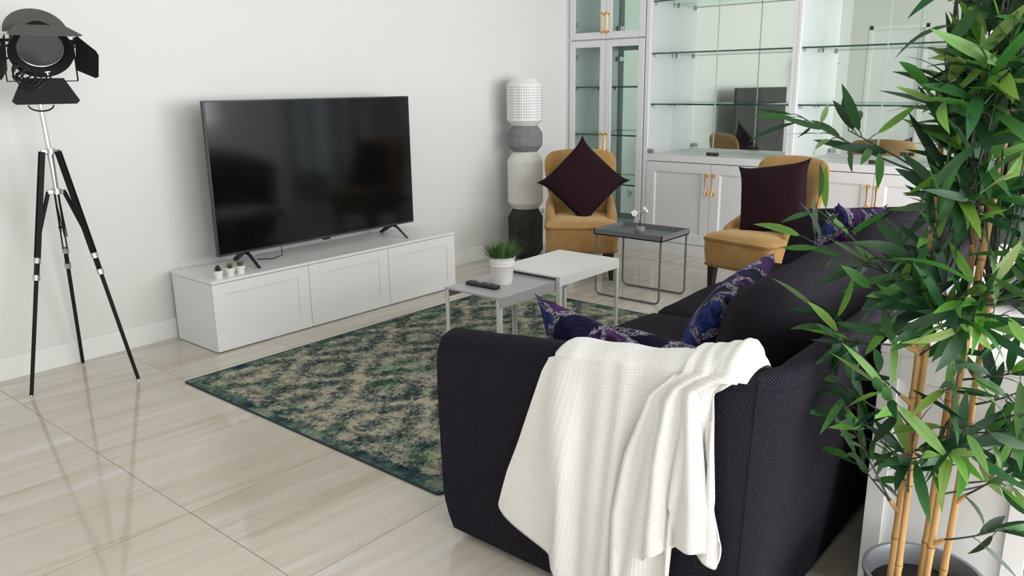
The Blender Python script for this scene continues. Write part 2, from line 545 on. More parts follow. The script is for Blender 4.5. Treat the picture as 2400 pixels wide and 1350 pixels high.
def clusters(bm, tol=0.0015):
    """connected islands, joined where their boxes touch"""
    seen, isl = set(), []
    for v0 in bm.verts:
        if v0 in seen:
            continue
        st, grp = [v0], []
        seen.add(v0)
        while st:
            v_ = st.pop()
            grp.append(v_)
            for e in v_.link_edges:
                o_ = e.other_vert(v_)
                if o_ not in seen:
                    seen.add(o_)
                    st.append(o_)
        isl.append(grp)
    bbs = [([min(v_.co[i] for v_ in g) - tol for i in range(3)], [max(v_.co[i] for v_ in g) + tol for i in range(3)]) for g in isl]
    lab = list(range(len(isl)))
    for i in range(len(isl)):
        for j in range(i):
            if all(bbs[i][0][k] <= bbs[j][1][k] and bbs[j][0][k] <= bbs[i][1][k] for k in range(3)):
                a, b = lab[i], lab[j]
                lab = [b if x == a else x for x in lab]
    out = {}
    for g, l_ in zip(isl, lab):
        out.setdefault(l_, []).extend(g)
    return list(out.values())


def build(name, bm, m, parent=None, smooth=35, sub=0, fix=True):
    if name in SPLIT:
        cl = clusters(bm)
        if len(cl) > 1:
            bm.verts.index_update()
            ids = [set(v_.index for v_ in g) for g in cl]
            o = None
            for keep in ids:
                b2 = bm.copy()
                b2.verts.ensure_lookup_table()
                bmesh.ops.delete(b2, geom=[v_ for v_ in b2.verts if v_.index not in keep], context='VERTS')
                o = build_one({'buttons': 'button'}.get(name, name), b2, m, parent, smooth, sub, fix)
            bm.free()
            return o
    return build_one(name, bm, m, parent, smooth, sub, fix)


def build_one(name, bm, m, parent=None, smooth=35, sub=0, fix=True):
    if fix:
        bmesh.ops.recalc_face_normals(bm, faces=bm.faces[:])
    me = bpy.data.meshes.new(name)
    bm.to_mesh(me)
    bm.free()
    for mm in (m if isinstance(m, (list, tuple)) else [m]):
        me.materials.append(mm)
    if smooth:
        me.shade_smooth()
        if smooth < 180 and not sub:
            me.set_sharp_from_angle(angle=R(smooth))
    o = bpy.data.objects.new(name, me)
    C.objects.link(o)
    if parent:
        o.parent = parent
    if 0 < smooth <= 35 and not sub:
        wn = o.modifiers.new('weighted', 'WEIGHTED_NORMAL')
        wn.keep_sharp = True
    if sub:
        md = o.modifiers.new('sub', 'SUBSURF')
        md.levels = md.render_levels = sub
    return o


def thing(name, label, cat, loc=(0, 0, 0), rz=0.0, group=None):
    o = bpy.data.objects.new(name, None)
    o.empty_display_size = 0.1
    C.objects.link(o)
    o.location = loc
    o.rotation_euler = (0, 0, rz)
    return tag(o, label, cat, group)


def tag(o, label, cat, group=None):
    o['label'] = label
    o['category'] = cat
    if group:
        o['group'] = group
    return o


def struct(name, bm, m, parent=None, smooth=35):
    o = build(name, bm, m, parent, smooth)
    if not parent:
        o['kind'] = 'structure'
    return o


def copytree(root, loc=None, rz=None):
    r_ = root.copy()
    C.objects.link(r_)
    if loc is not None:
        r_.location = loc
    if rz is not None:
        r_.rotation_euler = (0, 0, rz)
    for ch in list(root.children):
        c_ = ch.copy()
        C.objects.link(c_)
        c_.parent = r_
        for g in list(ch.children):
            d = g.copy()
            C.objects.link(d)
            d.parent = c_
    return r_


def axes(loc, ex, ey, ez):
    ex = Vector(ex).normalized()
    ez = Vector(ez)
    ez = (ez - ex * ez.dot(ex)).normalized()
    ey = ez.cross(ex)
    return Matrix.Translation(loc) @ Matrix((ex, ey, ez)).transposed().to_4x4()


# ------------------------------------------------------------------ the room
WX0, WX1, WY0, WY1, CZ = -0.85, 6.20, -3.6, 4.22, 2.78
XW = 5.80   # wall plane of the right-hand part of the back wall
struct('floor', box(new(), WX0 - 0.1, WX1 + 0.1, WY0 - 0.1, WY1 + 0.1, -0.1, 0), M['floor'])
struct('ceiling', box(new(), WX0 - 0.1, WX1 + 0.1, WY0 - 0.1, WY1 + 0.1, CZ, CZ + 0.1), M['ceil'])
struct('wall_left', box(new(), WX0 - 0.1, WX1 + 0.1, WY1, WY1 + 0.1, 0, CZ), M['wall'])
struct('baseboard_left', box(new(), WX0, 5.72, WY1 - 0.018, WY1, 0, 0.115, 0.003), M['skirt'])
# back wall: behind the cabinets, then a nearer piece with the grilled window
bm = new()
box(bm, WX1, WX1 + 0.1, 0.27, WY1, 0, CZ)
box(bm, XW, WX1 + 0.1, -0.62, 0.27, 2.2, CZ)
box(bm, XW, XW + 0.15, -1.94, -0.62, 0, CZ)
box(bm, XW, XW + 0.15, -3.4, -1.94, 0, 0.92)
box(bm, XW, XW + 0.15, -3.4, -1.94, 2.3, CZ)
box(bm, XW, XW + 0.15, WY0, -3.4, 0, CZ)
struct('wall_back', bm, M['wall'])
# wall on the camera's side with a white door
bm = new()
box(bm, WX0 - 0.1, WX0, 3.93, WY1, 0, CZ)
box(bm, WX0 - 0.1, WX0, 3.13, 3.93, 2.14, CZ)
box(bm, WX0 - 0.1, WX0, WY0, 3.13, 0, CZ)
struct('wall_front', bm, M['wall'])
bm = new()
box(bm, WX0 - 0.075, WX0 - 0.035, 3.17, 3.89, 0.01, 2.10, 0.002)
d1 = struct('door_1', bm, mat('white_door', (0.78, 0.80, 0.80), 0.4))
bm = new()
box(bm, WX0 - 0.10, WX0 + 0.012, 3.89, 3.95, 0, 2.16, 0.003)
box(bm, WX0 - 0.10, WX0 + 0.012, 3.11, 3.17, 0, 2.16, 0.003)
box(bm, WX0 - 0.10, WX0 + 0.012, 3.11, 3.95, 2.10, 2.16, 0.003)
build('door_frame', bm, M['skirt'], d1)
bm = new()
tube(bm, [(WX0 - 0.04, 3.83, 1.02), (WX0 + 0.03, 3.83, 1.02), (WX0 + 0.03, 3.72, 1.02)], 0.009)
tube(bm, [(WX0 - 0.036, 3.83, 0.93), (WX0 - 0.02, 3.83, 0.93)], 0.02)
build('door_handle', bm, M['chrome'], d1)
# right-hand wall with unseen glazed patio opening, widened leftwards for more light
bm = new()
box(bm, WX0, -0.6, WY0 - 0.1, WY0, 0, CZ)
box(bm, -0.6, WX1, WY0 - 0.1, WY0, 2.5, CZ)
box(bm, 6.0, WX1, WY0 - 0.1, WY0, 0, 2.5)
struct('wall_right', bm, M['wall'])
bm = new()
for x in (-0.6, 1.2, 2.8, 4.4, 5.94):
    box(bm, x, x + 0.06, WY0 - 0.07, WY0 - 0.02, 0, 2.5)
box(bm, -0.6, 6.0, WY0 - 0.07, WY0 - 0.02, 2.44, 2.5)
box(bm, -0.6, 6.0, WY0 - 0.07, WY0 - 0.02, 0, 0.05)
w1 = struct('window_1', bm, M['white'])
build('window_pane', box(new(), -0.54, 5.94, WY0 - 0.05, WY0 - 0.04, 0.05, 2.44), M['glass'], w1)
bm = new()
Y0, Y1, Z0, Z1 = -3.4, -1.94, 0.92, 2.3
for y in (Y0, (Y0 + Y1) / 2 - 0.03, Y1 - 0.06):
    box(bm, XW + 0.04, XW + 0.09, y, y + 0.06, Z0, Z1)
box(bm, XW + 0.04, XW + 0.09, Y0, Y1, Z1 - 0.06, Z1)
box(bm, XW + 0.04, XW + 0.09, Y0, Y1, Z0, Z0 + 0.06)
w2 = struct('window_2', bm, M['white'])
build('window_pane', box(new(), XW + 0.06, XW + 0.066, Y0 + 0.05, Y1 - 0.05, Z0 + 0.05, Z1 - 0.05), M['glass'], w2)
bm = new()
for k in range(-4, 6):
    for sgn in (1, -1):
        a0, a1 = Y0 + k * 0.32, Y0 + k * 0.32 + 1.38
        pts = []
        for tt in [j / 40 for j in range(41)]:
            yy = a0 + (a1 - a0) * tt
            zz = Z0 + (Z1 - Z0) * (tt if sgn > 0 else 1 - tt)
            if Y0 <= yy <= Y1:
                pts.append((XW + 0.12, yy, zz))
        if len(pts) > 2:
            tube(bm, [pts[0], pts[-1]], 0.016, 6)
build('window_grille', bm, M['white'], w2)
# glazed dark door past the end of the cabinets
bm = new()
box(bm, XW + 0.02, XW + 0.07, -0.62, -0.55, 0, 2.2)
box(bm, XW + 0.02, XW + 0.07, -0.21, -0.15, 0, 2.2)
box(bm, XW + 0.02, XW + 0.07, 0.20, 0.27, 0, 2.2)
box(bm, XW + 0.02, XW + 0.07, -0.62, 0.27, 2.1, 2.2)
box(bm, XW + 0.02, XW + 0.07, -0.62, 0.27, 0, 0.35)
d2 = struct('door_2', bm, M['darkglass'])
build('door_pane', box(new(), XW + 0.04, XW + 0.046, -0.6, 0.25, 0.3, 2.15), M['shelfglass'], d2)

# ------------------------------------------------------------------ built-in display cabinets
FX, BX = 5.76, 6.15
TOPZ = 2.62


def handle(parent, y, z0, z1, x=FX - 0.02):
    bm = new()
    tube(bm, [(x, y, z0 + 0.012), (x - 0.03, y, z0 + 0.014), (x - 0.022, y, (z0 + z1) / 2), (x - 0.03, y, z1 - 0.014), (x, y, z1 - 0.012)],
         [0.006, 0.0065, 0.0045, 0.0065, 0.006], 8)
    for z in (z0, z1):
        s_ = 1 if z == z1 else -1
        tube(bm, [(x - 0.030, y, z - s_ * 0.018), (x - 0.030, y, z), (x - 0.030, y, z + s_ * 0.006)], [0.004, 0.0095, 0.002], 8)
        tube(bm, [(x, y, z - s_ * 0.012), (x - 0.004, y, z - s_ * 0.012)], 0.012, 10)
    return build('handle', bm, M['gold'], parent)


def shelf(parent, y0, y1, z, x0=FX + 0.03, x1=BX - 0.012):
    bm = new()
    box(bm, x0 + 0.002, x1, y0, y1, z - 0.005, z + 0.005, mi=0)
    box(bm, x0, x0 + 0.002, y0, y1, z - 0.0055, z + 0.0055, mi=1)
    s_ = build('glass_shelf', bm, [M['shelfglass'], M['glassedge']], parent, smooth=0)
    bm = new()
    for x in (x0 + 0.03, x1 - 0.03):
        for y in (y0 + 0.012, y1 - 0.012):
            box(bm, x - 0.01, x + 0.01, y - 0.01, y + 0.01, z - 0.025, z - 0.006, 0.002)
    build('shelf_clip', bm, M['steel'], s_)
    return s_


def glazed_door(parent, y0, y1, z0, z1, hy):
    """y0<y1 framed glass door with handle at hy"""
    st = 0.055
    bm = new()
    xa, xb = FX - 0.02, FX
    box(bm, xa, xb, y0, y0 + st, z0, z1, 0.003)
    box(bm, xa, xb, y1 - st, y1, z0, z1, 0.003)
    box(bm, xa + 0.0005, xb, y0 + st, y1 - st, z0, z0 + st, 0.002)
    box(bm, xa + 0.0005, xb, y0 + st, y1 - st, z1 - st, z1, 0.002)
    d = build('glazed_door', bm, M['cab'], parent)
    build('glass_pane', box(new(), xa + 0.009, xa + 0.013, y0 + st, y1 - st, z0 + st, z1 - st), M['doorglass'], d, smooth=0)
    bm = new()
    hside = y1 - 0.03 if abs(hy - y0) < abs(hy - y1) else y0 + 0.03
    for z in (z0 + 0.13, z1 - 0.13):
        box(bm, FX, FX + 0.05, hside - 0.02, hside + 0.02, z - 0.02, z + 0.02, 0.004)
        tube(bm, [(FX + 0.02, hside - 0.025, z), (FX + 0.02, hside + 0.025, z)], 0.014, 10)
    build('hinge', bm, M['steel'], d)
    return d


def tall_unit(ya, yb, label):
    """ya > yb"""
    t = thing('display_cabinet', label, 'cabinet', (0, 0, 0), 0, 'built-in display cabinets along the back wall')
    bm = new()
    box(bm, FX, BX + 0.02, ya - 0.018, ya, 0.0, TOPZ)
    box(bm, FX, BX + 0.02, yb, yb + 0.018, 0.0, TOPZ)
    box(bm, FX, BX, yb, ya, TOPZ - 0.02, TOPZ)
    box(bm, FX + 0.005, BX, yb, ya, 1.715, 1.735)
    box(bm, FX + 0.005, BX, yb, ya, 0.08, 0.10)
    box(bm, FX - 0.018, FX + 0.0, yb, ya, 0.0, 0.085)
    box(bm, BX - 0.006, BX + 0.02, yb, ya, 0.0, TOPZ)
    build('carcass', bm, M['cab'], t)
    build('mirror_back', box(new(), BX - 0.010, BX - 0.007, yb + 0.019, ya - 0.019, 0.1, TOPZ - 0.02), M['mirror'], t, smooth=0)
    mid_ = (ya + yb) / 2 + 0.0
    for z in (0.52, 0.935, 1.333, 2.17):
        shelf(t, yb + 0.02, ya - 0.02, z)
    for (z0, z1, h0, h1) in ((0.09, 1.712, 0.80, 0.955), (1.722, 2.60, 1.765, 1.925)):
        for (p0, p1, hy) in ((mid_ + 0.0015, ya - 0.012, mid_ + 0.022), (yb + 0.012, mid_ - 0.0015, mid_ - 0.022)):
            d = glazed_door(t, p0, p1, z0, z1, hy)
            handle(d, hy, h0, h1)
    return t


def bay_unit(ya, yb, label, pa, pb):
    t = thing('display_cabinet', label, 'cabinet', (0, 0, 0), 0, 'built-in display cabinets along the back wall')
    bm = new()
    box(bm, FX - 0.018, BX + 0.02, ya - pa, ya, 0.0, TOPZ, 0.002)
    box(bm, FX - 0.018, BX + 0.02, yb, yb + pb, 0.0, TOPZ, 0.002)
    box(bm, FX, BX, yb, ya, TOPZ - 0.02, TOPZ)
    box(bm, FX - 0.0175, BX, yb + pb, ya - pa, 0.745, 0.798, 0.002)
    box(bm, FX + 0.002, BX, yb + pb, ya - pa, 0.08, 0.10)
    box(bm, FX - 0.018, FX, yb + pb, ya - pa, 0.0, 0.085)
    box(bm, BX - 0.006, BX + 0.02, yb, ya, 0.0, TOPZ)
    build('carcass', bm, M['cab'], t)
    build('mirror_back', box(new(), BX - 0.010, BX - 0.007, yb + pb, ya - pa, 0.80, TOPZ - 0.02), M['mirror'], t, smooth=0)
    for z in (1.195, 1.590, 1.985, 2.35):
        shelf(t, yb + pb + 0.002, ya - pa - 0.002, z, FX + 0.02)
    mid_ = (ya - pa + yb + pb) / 2
    # frameless glass doors
    for (p0, p1, c_) in ((mid_ + 0.002, ya - pa - 0.003, 1), (yb + pb + 0.003, mid_ - 0.002, -1)):
        g = build('glass_door', box(new(), FX - 0.006, FX, p0, p1, 0.803, TOPZ - 0.03), M['glass'], t, smooth=0)
        bm = new()
        e = p1 if c_ > 0 else p0
        for z in (0.82, TOPZ - 0.06):
            box(bm, FX - 0.016, FX + 0.008, e - c_ * 0.055, e - c_ * 0.001, z - 0.014, z + 0.02, 0.003)
        build('pivot_hinge', bm, M['steel'], g)
        bm = new()
        s_ = mid_ + c_ * 0.004
        box(bm, FX - 0.016, FX + 0.006, s_, s_ + c_ * 0.045, 0.806, 0.832, 0.003)
        build('door_lock', bm, M['lockbronze'], g)
        eb = new()
        box(eb, FX - 0.0062, FX + 0.0002, mid_ + c_ * 0.002, mid_ + c_ * 0.004, 0.803, TOPZ - 0.03)
        build('polished_edge', eb, mat('pale_glass_edge', (0.45, 0.60, 0.54), 0.2), g, smooth=0)
    # shaker doors below
    for (p0, p1, hy) in ((mid_ + 0.0015, ya - pa - 0.003, mid_ + 0.03), (yb + pb + 0.003, mid_ - 0.0015, mid_ - 0.03)):
        bm = new()
        z0, z1, st = 0.09, 0.74, 0.075
        xa, xb = FX - 0.02, FX
        box(bm, xa, xb, p0, p0 + st, z0, z1, 0.0015)
        box(bm, xa, xb, p1 - st, p1, z0, z1, 0.0015)
        box(bm, xa, xb, p0 + st, p1 - st, z0, z0 + st, 0.0015)
        box(bm, xa, xb, p0 + st, p1 - st, z1 - st, z1, 0.0015)
        box(bm, xb - 0.009, xb, p0 + st, p1 - st, z0 + st, z1 - st)
        # sloped inner moulding
        for (a0, a1, b0, b1) in ((p0 + st, p1 - st, z0 + st, z1 - st),):
            mo = 0.014
            loop0 = [(xa + 0.001, a0, b0), (xa + 0.001, a1, b0), (xa + 0.001, a1, b1), (xa + 0.001, a0, b1)]
            loop1 = [(xb - 0.009, a0 + mo, b0 + mo), (xb - 0.009, a1 - mo, b0 + mo), (xb - 0.009, a1 - mo, b1 - mo), (xb - 0.009, a0 + mo, b1 - mo)]
            v0 = [bm.verts.new(p) for p in loop0]
            v1 = [bm.verts.new(p) for p in loop1]
            for k in range(4):
                bm.faces.new((v0[k], v0[(k + 1) % 4], v1[(k + 1) % 4], v1[k]))
        d = build('cupboard_door', bm, M['cab'], t)
        handle(d, hy, 0.50, 0.665)
    return t


tall_unit(4.195, 3.431, 'tall white cabinet with four framed glass doors beside the corner of the television wall')
bay_unit(3.43, 2.213, 'wide mirror-backed cabinet between the two armchairs, its glass reflecting the television', 0.036, 0.026)
bay_unit(2.212, 0.992, 'wide mirror-backed cabinet behind the bamboo leaves, reflecting a white door', 0.026, 0.036)
tall_unit(0.99, 0.28, 'tall white cabinet with framed glass doors seen through the right side of the bamboo')
struct('trim_1', box(new(), FX - 0.012, FX + 0.3, 4.196, 4.2195, 0, CZ), M['cab'])
struct('trim_2', box(new(), FX - 0.01, WX1, 0.27, 4.196, TOPZ + 0.001, CZ - 0.001), M['cab'])

# ------------------------------------------------------------------ wall socket
t = thing('wall_socket', 'white double wall socket behind the armchair next to the dark lamp base', 'socket', (5.42, WY1, 0.30))
build('socket_plate', box(new(), -0.06, 0.06, -0.010, -0.001, -0.045, 0.045, 0.004), M['white'], t)
bm = new()
for s_ in (-1, 1):
    box(bm, s_ * 0.028 - 0.018, s_ * 0.028 + 0.018, -0.045, -0.0105, -0.02, 0.02, 0.004)
build('plug', bm, M['white'], t)

# ------------------------------------------------------------------ TV bench
t = thing('tv_bench', 'long low white cabinet with three panel doors under the television', 'cabinet', (2.025, 3.752, 0))
bm = new()
box(bm, 0.0, 1.80, 0.02, 0.415, 0.004, 0.372, 0.0015)
build('carcass', bm, M['white'], t)
build('top_panel', box(new(), 0, 1.80, 0.0, 0.42, 0.374, 0.390, 0.0015), M['white'], t)
for k in range(3):
    bm = new()
    a0, a1 = 0.6 * k + 0.0015, 0.6 * (k + 1) - 0.0015
    st, z0, z1 = 0.075, 0.006, 0.371
    box(bm, a0, a0 + st, 0, 0.018, z0, z1, 0.001)
    box(bm, a1 - st, a1, 0, 0.018, z0, z1, 0.001)
    box(bm, a0 + st, a1 - st, 0.0, 0.018, z0, z0 + 0.06, 0.0005)
    box(bm, a0 + st, a1 - st, 0.0, 0.018, z1 - 0.06, z1, 0.0005)
    box(bm, a0 + st, a1 - st, 0.006, 0.018, z0 + 0.06, z1 - 0.06)
    build('cabinet_door', bm, M['white'], t)

# ------------------------------------------------------------------ television
t = thing('television', 'large black flat-screen television standing on the white bench', 'television', (2.20, 3.965, 0.39))
build('housing', box(new(), 0, 1.452, 0.0, 0.028, 0.072, 0.908, 0.004), M['bezel'], t)
bm = new()
box(bm, 0.25, 1.2, 0.0285, 0.062, 0.11, 0.5, 0.015)
build('rear_cover', bm, M['black'], t)
build('screen', box(new(), 0.008, 1.444, -0.0025, -0.0005, 0.086, 0.901, 0.0008), M['screen'], t)
build('logo_plate', box(new(), 0.70, 0.75, -0.004, 0.012, 0.062, 0.0715, 0.002), M['black'], t)
for xx in (0.175, 1.28):
    bm = new()
    for (yy, dx) in ((-0.125, -0.012), (0.165, 0.018)):
        loft(bm, [[(xx + dx2 + 0, 0.014 + s_ * 0.02, z_) for dx2, s_, z_ in ((-0.012, -1, 0.072), (0.012, -1, 0.072), (0.012, 1, 0.072), (-0.012, 1, 0.072))],
                  [(xx + dx * 0.5 + dx2, 0.014 + (yy - 0.014) * 0.42 + s_ * 0.012, z_) for dx2, s_, z_ in ((-0.010, -1, 0.047), (0.010, -1, 0.047), (0.010, 1, 0.060), (-0.010, 1, 0.060))],
                  [(xx + dx + dx2, yy + s_ * 0.009, z_) for dx2, s_, z_ in ((-0.010, -1, 0.001), (0.010, -1, 0.001), (0.010, 1, 0.012), (-0.010, 1, 0.012))]])
    build('stand_foot', bm, M['black'], t)
bm = new()
pts = [(0.42, 0.04, 0.12), (0.42, 0.03, 0.05), (0.40, 0.0, 0.02), (0.35, 0.02, 0.005), (0.28, 0.08, 0.004)]
tube(bm, pts, 0.0028, 6)
build('power_cable', bm, M['rubber'], t)


# ------------------------------------------------------------------ succulents on the bench
def small_pot(parent, r_=0.025, h_=0.042):
    bm = new()
    lathe(bm, [(0, 0), (r_ * 0.72, 0), (r_ * 0.93, h_ * 0.68), (r_, h_ * 0.70), (r_ * 1.03, h_), (r_ * 0.92, h_), (r_ * 0.88, h_ * 0.86), (0, h_ * 0.86)], 20)
    build('pot', bm, M['potwhite'], parent)
    return h_


def tinted(name, bm, parent, m):
    return build(name, bm, m, parent, smooth=60, fix=False)


def leafblade(bm, tl, base, direction, normal, length, width, col, bend=0.15, uvl=None, fold=0.12, prof=((0, 0.16), (0.12, 0.55), (0.35, 1), (0.6, 0.86), (0.82, 0.48), (1.0, 0.02)), twist=0.0, arc=None):
    d = Vector(direction).normalized()
    nrm = Vector(normal)
    nrm = (nrm - d * nrm.dot(d))
    if nrm.length < 1e-3:
        nrm = d.orthogonal()
    nrm.normalize()
    s_ = d.cross(nrm)
    rows = []
    for (tt, ww) in prof:
        ang = twist * tt
        s2 = s_ * math.cos(ang) + nrm * math.sin(ang)
        n2 = nrm * math.cos(ang) - s_ * math.sin(ang)
        p = Vector(base) + d * length * tt * (1 - 0.3 * abs(bend) * tt) - nrm * bend * length * tt * tt
        hw = width / 2 * ww
        rows.append((bm.verts.new(p - s2 * hw + n2 * fold * hw), bm.verts.new(p), bm.verts.new(p + s2 * hw + n2 * fold * hw), tt))
    for a, b in zip(rows, rows[1:]):
        for k in (0, 1):
            f = bm.faces.new((a[k], a[k + 1], b[k + 1], b[k]))
            for lp in f.loops:
                lp[tl] = (*col, 1)
            if uvl:
                us = (k * 0.5, (k + 1) * 0.5, (k + 1) * 0.5, k * 0.5)
                vs = (a[3], a[3], b[3], b[3])
                for lp, uu, vv in zip(f.loops, us, vs):
                    lp[uvl].uv = (uu, vv)


rnd = random.Random(3)
specs = [((2.098, 3.803), 'rosette', 'small potted succulent with round green rosette, leftmost of three on the white bench'),
         ((2.172, 3.812), 'spiky', 'small potted succulent with spiky upright leaves, middle one of three on the bench'),
         ((2.240, 3.822), 'cactus', 'small potted cactus with reddish top, nearest the television foot')]
for (px, py), kind, lab in specs:
    t = thing('potted_succulent', lab, 'plant', (px, py, 0.39), 0, 'potted succulents on the bench')
    h_ = small_pot(t)
    bm = new()
    tl = bm.loops.layers.float_color.new('tint')
    if kind == 'rosette':
        for k in range(34):
            el = R(8 + 75 * (k / 34))
            az = k * 2.4
            d = (math.cos(az) * math.cos(el), math.sin(az) * math.cos(el), math.sin(el))
            c_ = rnd.choice([(0.07, 0.12, 0.03), (0.12, 0.19, 0.05), (0.05, 0.08, 0.03)])
            leafblade(bm, tl, (0, 0, h_ - 0.004 + 0.012 * k / 34), d, (0, 0, 1), 0.024, 0.013, c_, -0.15, prof=((0, 0.4), (0.5, 1), (0.85, 0.9), (1, 0.1)))
    elif kind == 'spiky':
        for k in range(26):
            el = R(25 + 60 * (k / 26))
            az = k * 2.4
            d = (math.cos(az) * math.cos(el), math.sin(az) * math.cos(el), math.sin(el))
            c_ = rnd.choice([(0.10, 0.18, 0.04), (0.20, 0.27, 0.08), (0.06, 0.11, 0.03)])
            leafblade(bm, tl, (0, 0, h_ - 0.005), d, (0, 0, 1), 0.036, 0.007, c_, -0.15)
    else:
        for k in range(90):
            el = R(rnd.uniform(10, 88))
            az = k * 2.4
            d = (math.cos(az) * math.cos(el), math.sin(az) * math.cos(el), math.sin(el))
            c_ = rnd.choice([(0.30, 0.10, 0.07), (0.40, 0.19, 0.12), (0.16, 0.09, 0.03)])
            leafblade(bm, tl, (0.008 * math.cos(az), 0.008 * math.sin(az), h_ + 0.006), d, (0, 0, 1), 0.020, 0.0022, c_, 0)
        for k in range(24):
            az = 2 * PI * k / 24
            leafblade(bm, tl, (0.012 * math.cos(az), 0.012 * math.sin(az), h_ - 0.006), (0.1 * math.cos(az), 0.1 * math.sin(az), 1), (math.cos(az), math.sin(az), 0), 0.026, 0.006, (0.16, 0.13, 0.03), 0.1)
    tinted('succulent_leaves' if kind != 'cactus' else 'cactus_stem', bm, t, M['grass'])

# ------------------------------------------------------------------ studio tripod lamp
t = thing('studio_floor_lamp', 'black studio spotlight with barn doors on a tripod by the left wall', 'lamp', (1.42, 3.905, 0))
bm = new()
tube(bm, [(-0.008, 0, 0.905), (-0.012, 0, 1.08), (-0.022, 0.0, 1.33)], [0.011, 0.011, 0.011], 12)
build('pole', bm, M['chrome'], t)
for dx in (-0.012, 0.006):
    build('guide_rod', tube(new(), [(-0.008 + dx, 0.0, 0.915), (0.012 + dx * 0.6, 0.02, 0.70)], 0.0025, 6), M['blackmatte'], t)
bm = new()
for z in (0.915, 1.095):
    lathe(bm, [(0, -0.012), (0.02, -0.012), (0.02, 0.012), (0, 0.012)], 16, (-0.008, 0, z))
feet = [(-0.256, -0.023), (0.087, 0.262), (0.153, -0.209)]
tops = []
for fx_, fy_ in feet:
    a = math.atan2(fy_, fx_)
    tops.append((-0.008 + 0.036 * math.cos(a), 0.036 * math.sin(a)))
    for z in (0.915, 1.095):
        bar(bm, (-0.008, 0, z), (-0.008 + 0.04 * math.cos(a), 0.04 * math.sin(a), z), 0.018, 0.016)
build('collar', bm, M['steel'], t)
for (fx_, fy_), (tx_, ty_) in zip(feet, tops):
    T0, F0 = Vector((tx_, ty_, 1.095)), Vector((fx_, fy_, 0.0))
    tang = Vector((-fy_, fx_, 0)).normalized()
    P_ = lambda s_: T0.lerp(F0, s_)
    bm = new()
    for sg in (-1, 1):
        bar(bm, P_(0) + tang * sg * 0.0085, P_(0.44) + tang * sg * 0.0085, 0.006, 0.020, up=Vector((fx_, fy_, 0.2)))
    bar(bm, P_(0.425), P_(0.50), 0.019, 0.016, up=Vector((fx_, fy_, 0.2)))
    tube(bm, [P_(0.49), P_(0.992)], [0.0095, 0.0085], 10)
    tube(bm, [P_(0.33) + tang * 0.014, P_(0.33) - tang * 0.014], 0.006, 8)
    lg = build('leg', bm, M['blackmatte'], t)
    bm = new()
    for s0 in (0.425, 0.495):
        tube(bm, [P_(s0), P_(s0 + 0.022)], 0.0155, 8)
        tube(bm, [P_(s0 + 0.01), P_(s0 + 0.01) + tang * 0.025], 0.004, 6)
    build('clamp', bm, M['steel'], lg)
    bm = new()
    tube(bm, [P_(0.99), P_(1.0)], 0.008, 8)
    build('foot_tip', bm, M['steel'], lg)
    bm = new()
    a = math.atan2(fy_, fx_)
    c0 = Vector((-0.008 + 0.036 * math.cos(a), 0.036 * math.sin(a), 0.915))
    for sg in (-1, 1):
        bar(bm, c0 + tang * sg * 0.005, P_(0.35) + tang * sg * 0.005, 0.004, 0.013, up=(0, 0, 1))
    build('brace', bm, M['blackmatte'], t)
# head
Rc = Vector((0.646, -0.763, 0))
vd_ = Vector((-0.342, -0.94, 0))
hz = (vd_ + 0.16 * Rc).normalized()
tilt = R(36)
ax = (hz * math.cos(tilt) + Vector((0, 0, -1)) * math.sin(tilt)).normalized()
e1 = Vector((0, 0, 1)).cross(hz).normalized()
if e1.dot(Rc) < 0:
    e1 = -e1
e2 = ax.cross(e1)
if e2.z < 0:
    e2 = -e2
HC = Vector((-0.016, -0.092, 1.524))
HS = 0.86


def hp(a, b, c_):
    return HC + (e1 * a + e2 * b + ax * c_) * HS


def hring(r_, c_, n=40, ob=0.0):
    return [hp(r_ * math.cos(2 * PI * k / n), r_ * math.sin(2 * PI * k / n) + ob, c_) for k in range(n)]


bm = new()
loft(bm, [hring(0.120, -0.03), hring(0.144, 0.0), hring(0.147, 0.012), hring(0.140, 0.014), hring(0.128, 0.004), hring(0.105, -0.02), hring(0.100, -0.045)], cap=False)
loft(bm, [hring(0.120, -0.03), hring(0.118, -0.12), hring(0.100, -0.17), hring(0.06, -0.20), hring(0.01, -0.21)], cap=True)
head = build('lamp_housing', bm, M['blackmatte'], t, smooth=50)
bm = new()
loft(bm, [hring(0.102, -0.022), hring(0.085, -0.055), hring(0.05, -0.085), hring(0.02, -0.098), hring(0.004, -0.1)], cap=True)
tube(bm, [hp(0, 0, -0.09), hp(0, 0, -0.045), hp(0, 0, -0.03)], [0.016, 0.018, 0.010], 10)
build('reflector', bm, M['lens'], head)
bm = new()
n_ = 40
loft(bm, [hring(0.103, -0.019), hring(0.106, -0.017), hring(0.103, -0.015), hring(0.100, -0.017), hring(0.103, -0.019)], cap=False)
tube(bm, [hp(0.02, -0.118, 0.012), hp(0.022, -0.128, 0.014), hp(0.026, -0.138, 0.014)], [0.004, 0.007, 0.003], 6)
bar(bm, hp(0.010, -0.117, 0.012), hp(0.034, -0.113, 0.012), 0.008, 0.004)
build('retaining_ring', bm, M['steel'], head)
# domed lid behind the top barn door
bm = new()
pl = []
for k in range(25):
    a = PI * k / 24
    pl.append((0.128 * math.cos(a), 0.0 + 0.112 * math.sin(a)))
lid_d = (ax * 0.0 + e2).normalized()
LV = Vector((0, 0, 1)) * 0.92 - hz * 0.38
LV.normalize()
rings = []
for off in (0.0, 0.003):
    rings.append([hp(0, 0.085, -0.03) + (e1 * (p[0] - 0.012) + LV * p[1]) * 0.95 + hz * off for p in pl])
loft(bm, rings)
build('rear_shade', bm, M['lamplit'], t)


